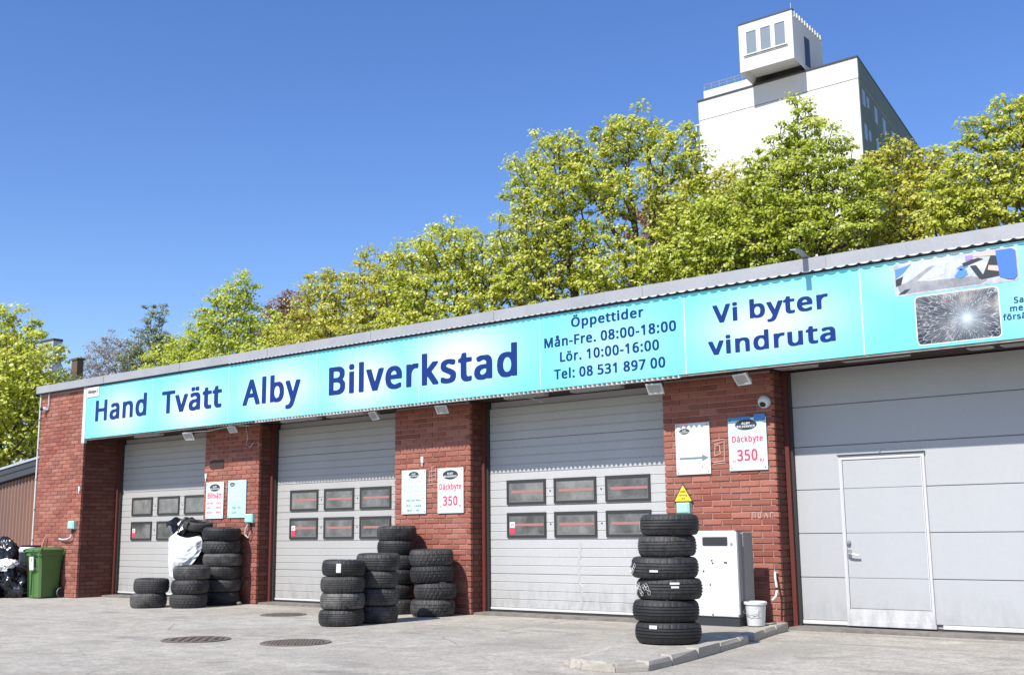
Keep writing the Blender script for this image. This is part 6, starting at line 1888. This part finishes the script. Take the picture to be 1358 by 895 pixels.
    shade = np.clip(np.repeat(0.5 + tone + 0.17 * rg.normal(size=len(C0)), nl) + 0.14 * rg.normal(size=n_all), 0, 1)
    at_ = me.attributes.new('shade', 'FLOAT', 'POINT')
    at_.data.foreach_set('value', np.repeat(shade, 6).astype(np.float32))
    me.materials.append(mat_leaf)
    me.validate()
    link('crown', me, root)
    return root

TG = 'trees behind the garage'
def lob(*a): return list(a)
LM, LG, LO, LR, LX, BL = M['leaf_lime'], M['leaf_green'], M['leaf_olive'], M['leaf_red'], M['leaf_grey'], M['blossom']
grow_tree('maple_tree', 'dense yellow-green tree at the left picture edge, beyond the brown metal shed', (-13.6, 6.9, -0.08),
          [(-13.4, 4.4, 6.4, 1.9, 1.35, 1.5), (-12.0, 4.2, 5.4, 1.9, 1.42, 1.5), (-12.0, 4.0, 4.7, 1.5, 1.2, 1.4), (-15.6, 4.6, 6.2, 2.4, 1.65, 2.0), (-14.2, 4.2, 4.2, 2.8, 1.5, 1.6), (-12.4, 4.4, 3.7, 1.9, 1.2, 1.0)],
          558, 46, 0.117, LM, M['bark'], 3, trunks=[(-13.4, 4.6)], clump_r=0.46, group=TG, hollow=0.5)
grow_tree('budding_tree', 'greyish budding tree, sparse and pale, above the left end of the roof', (-42.4, 26.5, -0.08),
          [(-42.5, 26.0, 11.7, 2.2, 1.35, 1.5), (-40.2, 26.0, 11.5, 1.7, 1.05, 1.5), (-45.0, 26.0, 10.9, 1.8, 1.12, 1.2), (-42.0, 26.0, 9.8, 4.0, 1.35, 1.2)],
          420, 16, 0.120, BL, M['bark_pale'], 5, trunks=[(-42.6, 26), (-40.5, 26)], clump_r=0.5, group=TG, hollow=0.3)
grow_tree('birch_tree', 'narrow grey-green tree rising above its neighbours near the left end of the roof', (-34.6, 24.4, -0.08),
          [(-34.7, 24.0, 12.9, 0.8, 0.6, 1.2), (-34.9, 24.0, 11.4, 1.5, 1.05, 1.3), (-33.3, 24.0, 10.7, 1.7, 1.05, 1.1), (-36.2, 24.0, 10.5, 1.4, 0.98, 1.0), (-31.6, 24.0, 10.2, 1.4, 0.9, 1.0), (-34.0, 24.0, 9.4, 3.2, 1.05, 1.0)],
          420, 30, 0.128, LX, M['bark'], 6, clump_r=0.46, group=TG, hollow=0.3)
grow_tree('maple_tree', 'pointed green tree left of the small reddish tree, above the word Tvätt', (-17.2, 17.0, -0.08),
          [(-17.4, 16.0, 9.7, 1.4, 0.98, 1.35), (-16.75, 16.0, 10.75, 0.7, 0.52, 0.75), (-18.7, 16.0, 9.1, 1.3, 0.98, 1.0), (-15.5, 16.0, 9.0, 1.3, 0.9, 0.9), (-20.4, 16.0, 8.6, 1.3, 0.83, 0.9), (-21.9, 16.0, 8.1, 1.1, 0.75, 0.8), (-17.2, 15.6, 8.1, 3.0, 1.2, 0.9)],
          387, 37, 0.120, LG, M['bark'], 7, trunks=[(-17.0, 16), (-19.2, 16)], clump_r=0.42, group=TG, hollow=0.45)
grow_tree('red_maple', 'small reddish-brown tree between the pointed green tree and the broad yellow-green ones', (-20.4, 22.6, -0.08),
          [(-20.7, 22.0, 11.3, 1.4, 0.98, 1.0), (-20.2, 22.0, 10.1, 2.0, 1.12, 1.1), (-22.0, 22.0, 10.2, 1.1, 0.83, 0.9)],
          230, 30, 0.128, LR, M['bark'], 8, clump_r=0.42, group=TG, hollow=0.4)
grow_tree('maple_tree', 'yellow-green tree with a thin pointed top, right of the small reddish tree', (-8.6, 16.0, -0.08),
          [(-8.2, 15.0, 10.35, 0.6, 0.52, 0.75), (-9.9, 15.0, 9.7, 1.3, 0.9, 0.85), (-7.0, 15.0, 9.9, 1.1, 0.83, 0.8), (-8.6, 15.0, 8.9, 2.6, 1.12, 1.0), (-11.0, 15.0, 8.8, 1.2, 0.83, 0.8), (-12.2, 15.0, 8.2, 1.2, 0.75, 0.7), (-8.5, 14.6, 8.0, 3.4, 1.05, 0.7)],
          468, 33, 0.109, LO, M['bark'], 9, trunks=[(-8.4, 15), (-6.8, 15.2)], clump_r=0.38, group=TG, hollow=0.45)
grow_tree('maple_tree', 'broad round-topped yellow-green tree above the word Bilverkstad', (-3.3, 15.0, -0.08),
          [(-3.4, 14.0, 10.0, 1.3, 0.98, 0.95), (-4.9, 14.0, 9.7, 1.1, 0.83, 0.8), (-2.0, 14.0, 9.5, 1.3, 0.9, 0.9), (-3.6, 14.0, 8.7, 2.4, 1.12, 0.9), (-5.9, 14.4, 8.8, 1.1, 0.83, 0.9), (-1.0, 14.0, 8.7, 1.0, 0.75, 0.8), (-3.4, 13.8, 7.8, 3.2, 0.98, 0.7)],
          468, 33, 0.106, LM, M['bark'], 10, trunks=[(-3.6, 14.2), (-2.2, 14.4)], clump_r=0.37, group=TG, hollow=0.4)
grow_tree('maple_tree', 'tall yellow-green tree with a dark slanting trunk, left of the pair beside the tower', (1.55, 14.8, -0.08),
          [(0.75, 14.0, 12.15, 0.95, 0.75, 0.75), (-0.15, 14.0, 11.5, 0.85, 0.75, 0.8), (0.1, 14.0, 10.2, 1.25, 0.9, 1.0), (1.5, 13.6, 10.9, 0.9, 0.83, 0.8), (1.4, 13.6, 9.5, 1.2, 0.83, 0.8), (0.1, 14.0, 8.7, 1.7, 1.05, 0.9), (1.2, 13.8, 7.9, 1.9, 0.9, 0.7)],
          400, 33, 0.102, LM, M['bark'], 11, trunks=[(1.2, 14), (0.6, 14.2)], clump_r=0.34, group=TG, hollow=0.4)
grow_tree('maple_tree', 'tallest yellow-green tree, right of the pair beside the tower, sky showing through its middle', (3.2, 15.4, -0.08),
          [(3.1, 14.5, 12.35, 1.15, 0.83, 0.75), (4.7, 14.5, 11.5, 0.95, 0.75, 0.75), (2.1, 14.5, 11.7, 0.9, 0.75, 0.85), (4.2, 14.5, 12.0, 0.6, 0.52, 0.5), (5.3, 14.5, 10.8, 0.6, 0.6, 0.5), (3.3, 14.3, 10.6, 1.4, 0.83, 0.7), (4.9, 14.3, 9.6, 0.9, 0.68, 0.8), (2.4, 14.2, 9.3, 0.9, 0.68, 0.7), (3.4, 14.0, 8.2, 1.8, 0.9, 0.8)],
          380, 32, 0.102, LM, M['bark'], 12, trunks=[(3.1, 14.5), (3.9, 14.6)], clump_r=0.33, group=TG, hollow=0.45)
grow_tree('red_maple', 'reddish-brown tree half hidden behind the tall pair beside the tower', (1.6, 20.8, -0.08),
          [(0.9, 20.0, 11.4, 1.1, 0.83, 0.9), (1.9, 20.0, 10.5, 1.4, 0.9, 1.1), (2.8, 20.0, 10.0, 1.2, 0.75, 1.0)],
          230, 33, 0.128, LR, M['bark_pale'], 13, clump_r=0.38, group=TG, hollow=0.4)
grow_tree('maple_tree', 'rounded olive-yellow tree directly left below the tower block', (4.1, 18.8, -0.08),
          [(3.9, 18.0, 11.45, 1.0, 0.83, 0.75), (3.2, 18.0, 10.5, 1.3, 0.9, 0.9), (5.1, 18.0, 10.9, 1.1, 0.83, 0.8), (4.2, 17.5, 9.5, 2.2, 1.05, 1.0), (6.2, 17.6, 10.0, 1.1, 0.75, 0.9)],
          378, 33, 0.109, LO, M['bark'], 14, clump_r=0.36, group=TG, hollow=0.4)
grow_tree('maple_tree', 'low bright green tree just over the roof edge beside the opening hours panel', (5.9, 15.0, -0.08),
          [(5.9, 14.0, 9.0, 1.0, 0.75, 0.8), (6.4, 13.8, 8.3, 1.5, 0.83, 0.8), (4.9, 13.8, 8.1, 1.1, 0.75, 0.6)],
          216, 33, 0.102, LG, M['bark'], 15, clump_r=0.34, group=TG, hollow=0.4)
grow_tree('maple_tree', 'pointed fresh green tree standing in front of the white face of the tower block', (8.6, 15.0, -0.08),
          [(8.70, 14.0, 11.50, 0.34, 0.3, 0.72), (9.05, 14.0, 11.2, 0.25, 0.22, 0.5), (8.5, 14.0, 10.5, 0.85, 0.68, 0.8), (7.45, 14.0, 10.0, 0.55, 0.52, 0.8), (9.55, 14.0, 10.2, 0.5, 0.52, 0.75), (8.6, 14.0, 9.5, 1.5, 0.98, 0.9), (7.0, 14.0, 9.3, 0.9, 0.75, 0.7), (10.2, 14.0, 9.3, 0.7, 0.6, 0.7), (8.6, 13.8, 8.4, 2.1, 1.05, 0.9), (6.8, 13.9, 8.3, 1.1, 0.75, 0.8)],
          648, 35, 0.094, LG, M['bark'], 16, trunks=[(8.6, 14), (9.1, 14.1), (8.0, 14.1)], clump_r=0.28, group=TG, hollow=0.3)
grow_tree('maple_tree', 'rounded olive-yellow tree below the dark side of the tower block', (10.7, 16.9, -0.08),
          [(10.5, 16.0, 10.35, 0.75, 0.6, 0.6), (9.8, 16.0, 10.1, 0.6, 0.6, 0.6), (11.3, 16.0, 9.8, 0.8, 0.68, 0.7), (10.7, 15.8, 9.0, 1.6, 0.9, 0.9), (12.0, 16.0, 8.9, 0.8, 0.68, 0.7), (11.0, 15.6, 8.2, 2.0, 0.9, 0.8)],
          423, 33, 0.098, LO, M['bark'], 17, clump_r=0.31, group=TG, hollow=0.35)
grow_tree('maple_tree', 'yellow-green tree with separate upright tufts at the right picture edge', (13.6, 15.0, -0.08),
          [(12.42, 14.0, 9.45, 0.22, 0.26, 0.45), (13.05, 14.0, 10.05, 0.42, 0.38, 0.4), (13.85, 14.0, 10.15, 0.5, 0.52, 0.55), (14.8, 14.0, 9.7, 0.8, 0.68, 0.7), (13.45, 14.0, 9.1, 1.1, 0.75, 0.75), (15.0, 14.0, 8.6, 1.4, 0.83, 0.9), (13.3, 14.0, 8.2, 1.6, 0.9, 0.7), (12.35, 14.0, 8.5, 0.6, 0.52, 0.6)],
          540, 35, 0.091, LM, M['bark'], 18, trunks=[(13.5, 14), (14.5, 14.1)], clump_r=0.27, group=TG, hollow=0.35)
ivy = grow_tree('ivy_bush', 'dull green bush climbing round the stubby chimney at the left end of the roof', (-26.4, 13.4, -0.08),
          [(-26.0, 13.6, 7.7, 0.55, 0.22, 0.7), (-27.4, 13.6, 7.4, 0.9, 0.38, 0.5), (-25.0, 13.7, 7.3, 0.8, 0.3, 0.5), (-29.4, 13.6, 7.3, 1.3, 0.38, 0.5), (-23.5, 13.7, 7.2, 0.9, 0.3, 0.4)],
          153, 26, 0.098, LX, M['bark'], 19, clump_r=0.28, group=None, hollow=0.3)
ivy['category'] = 'bush'
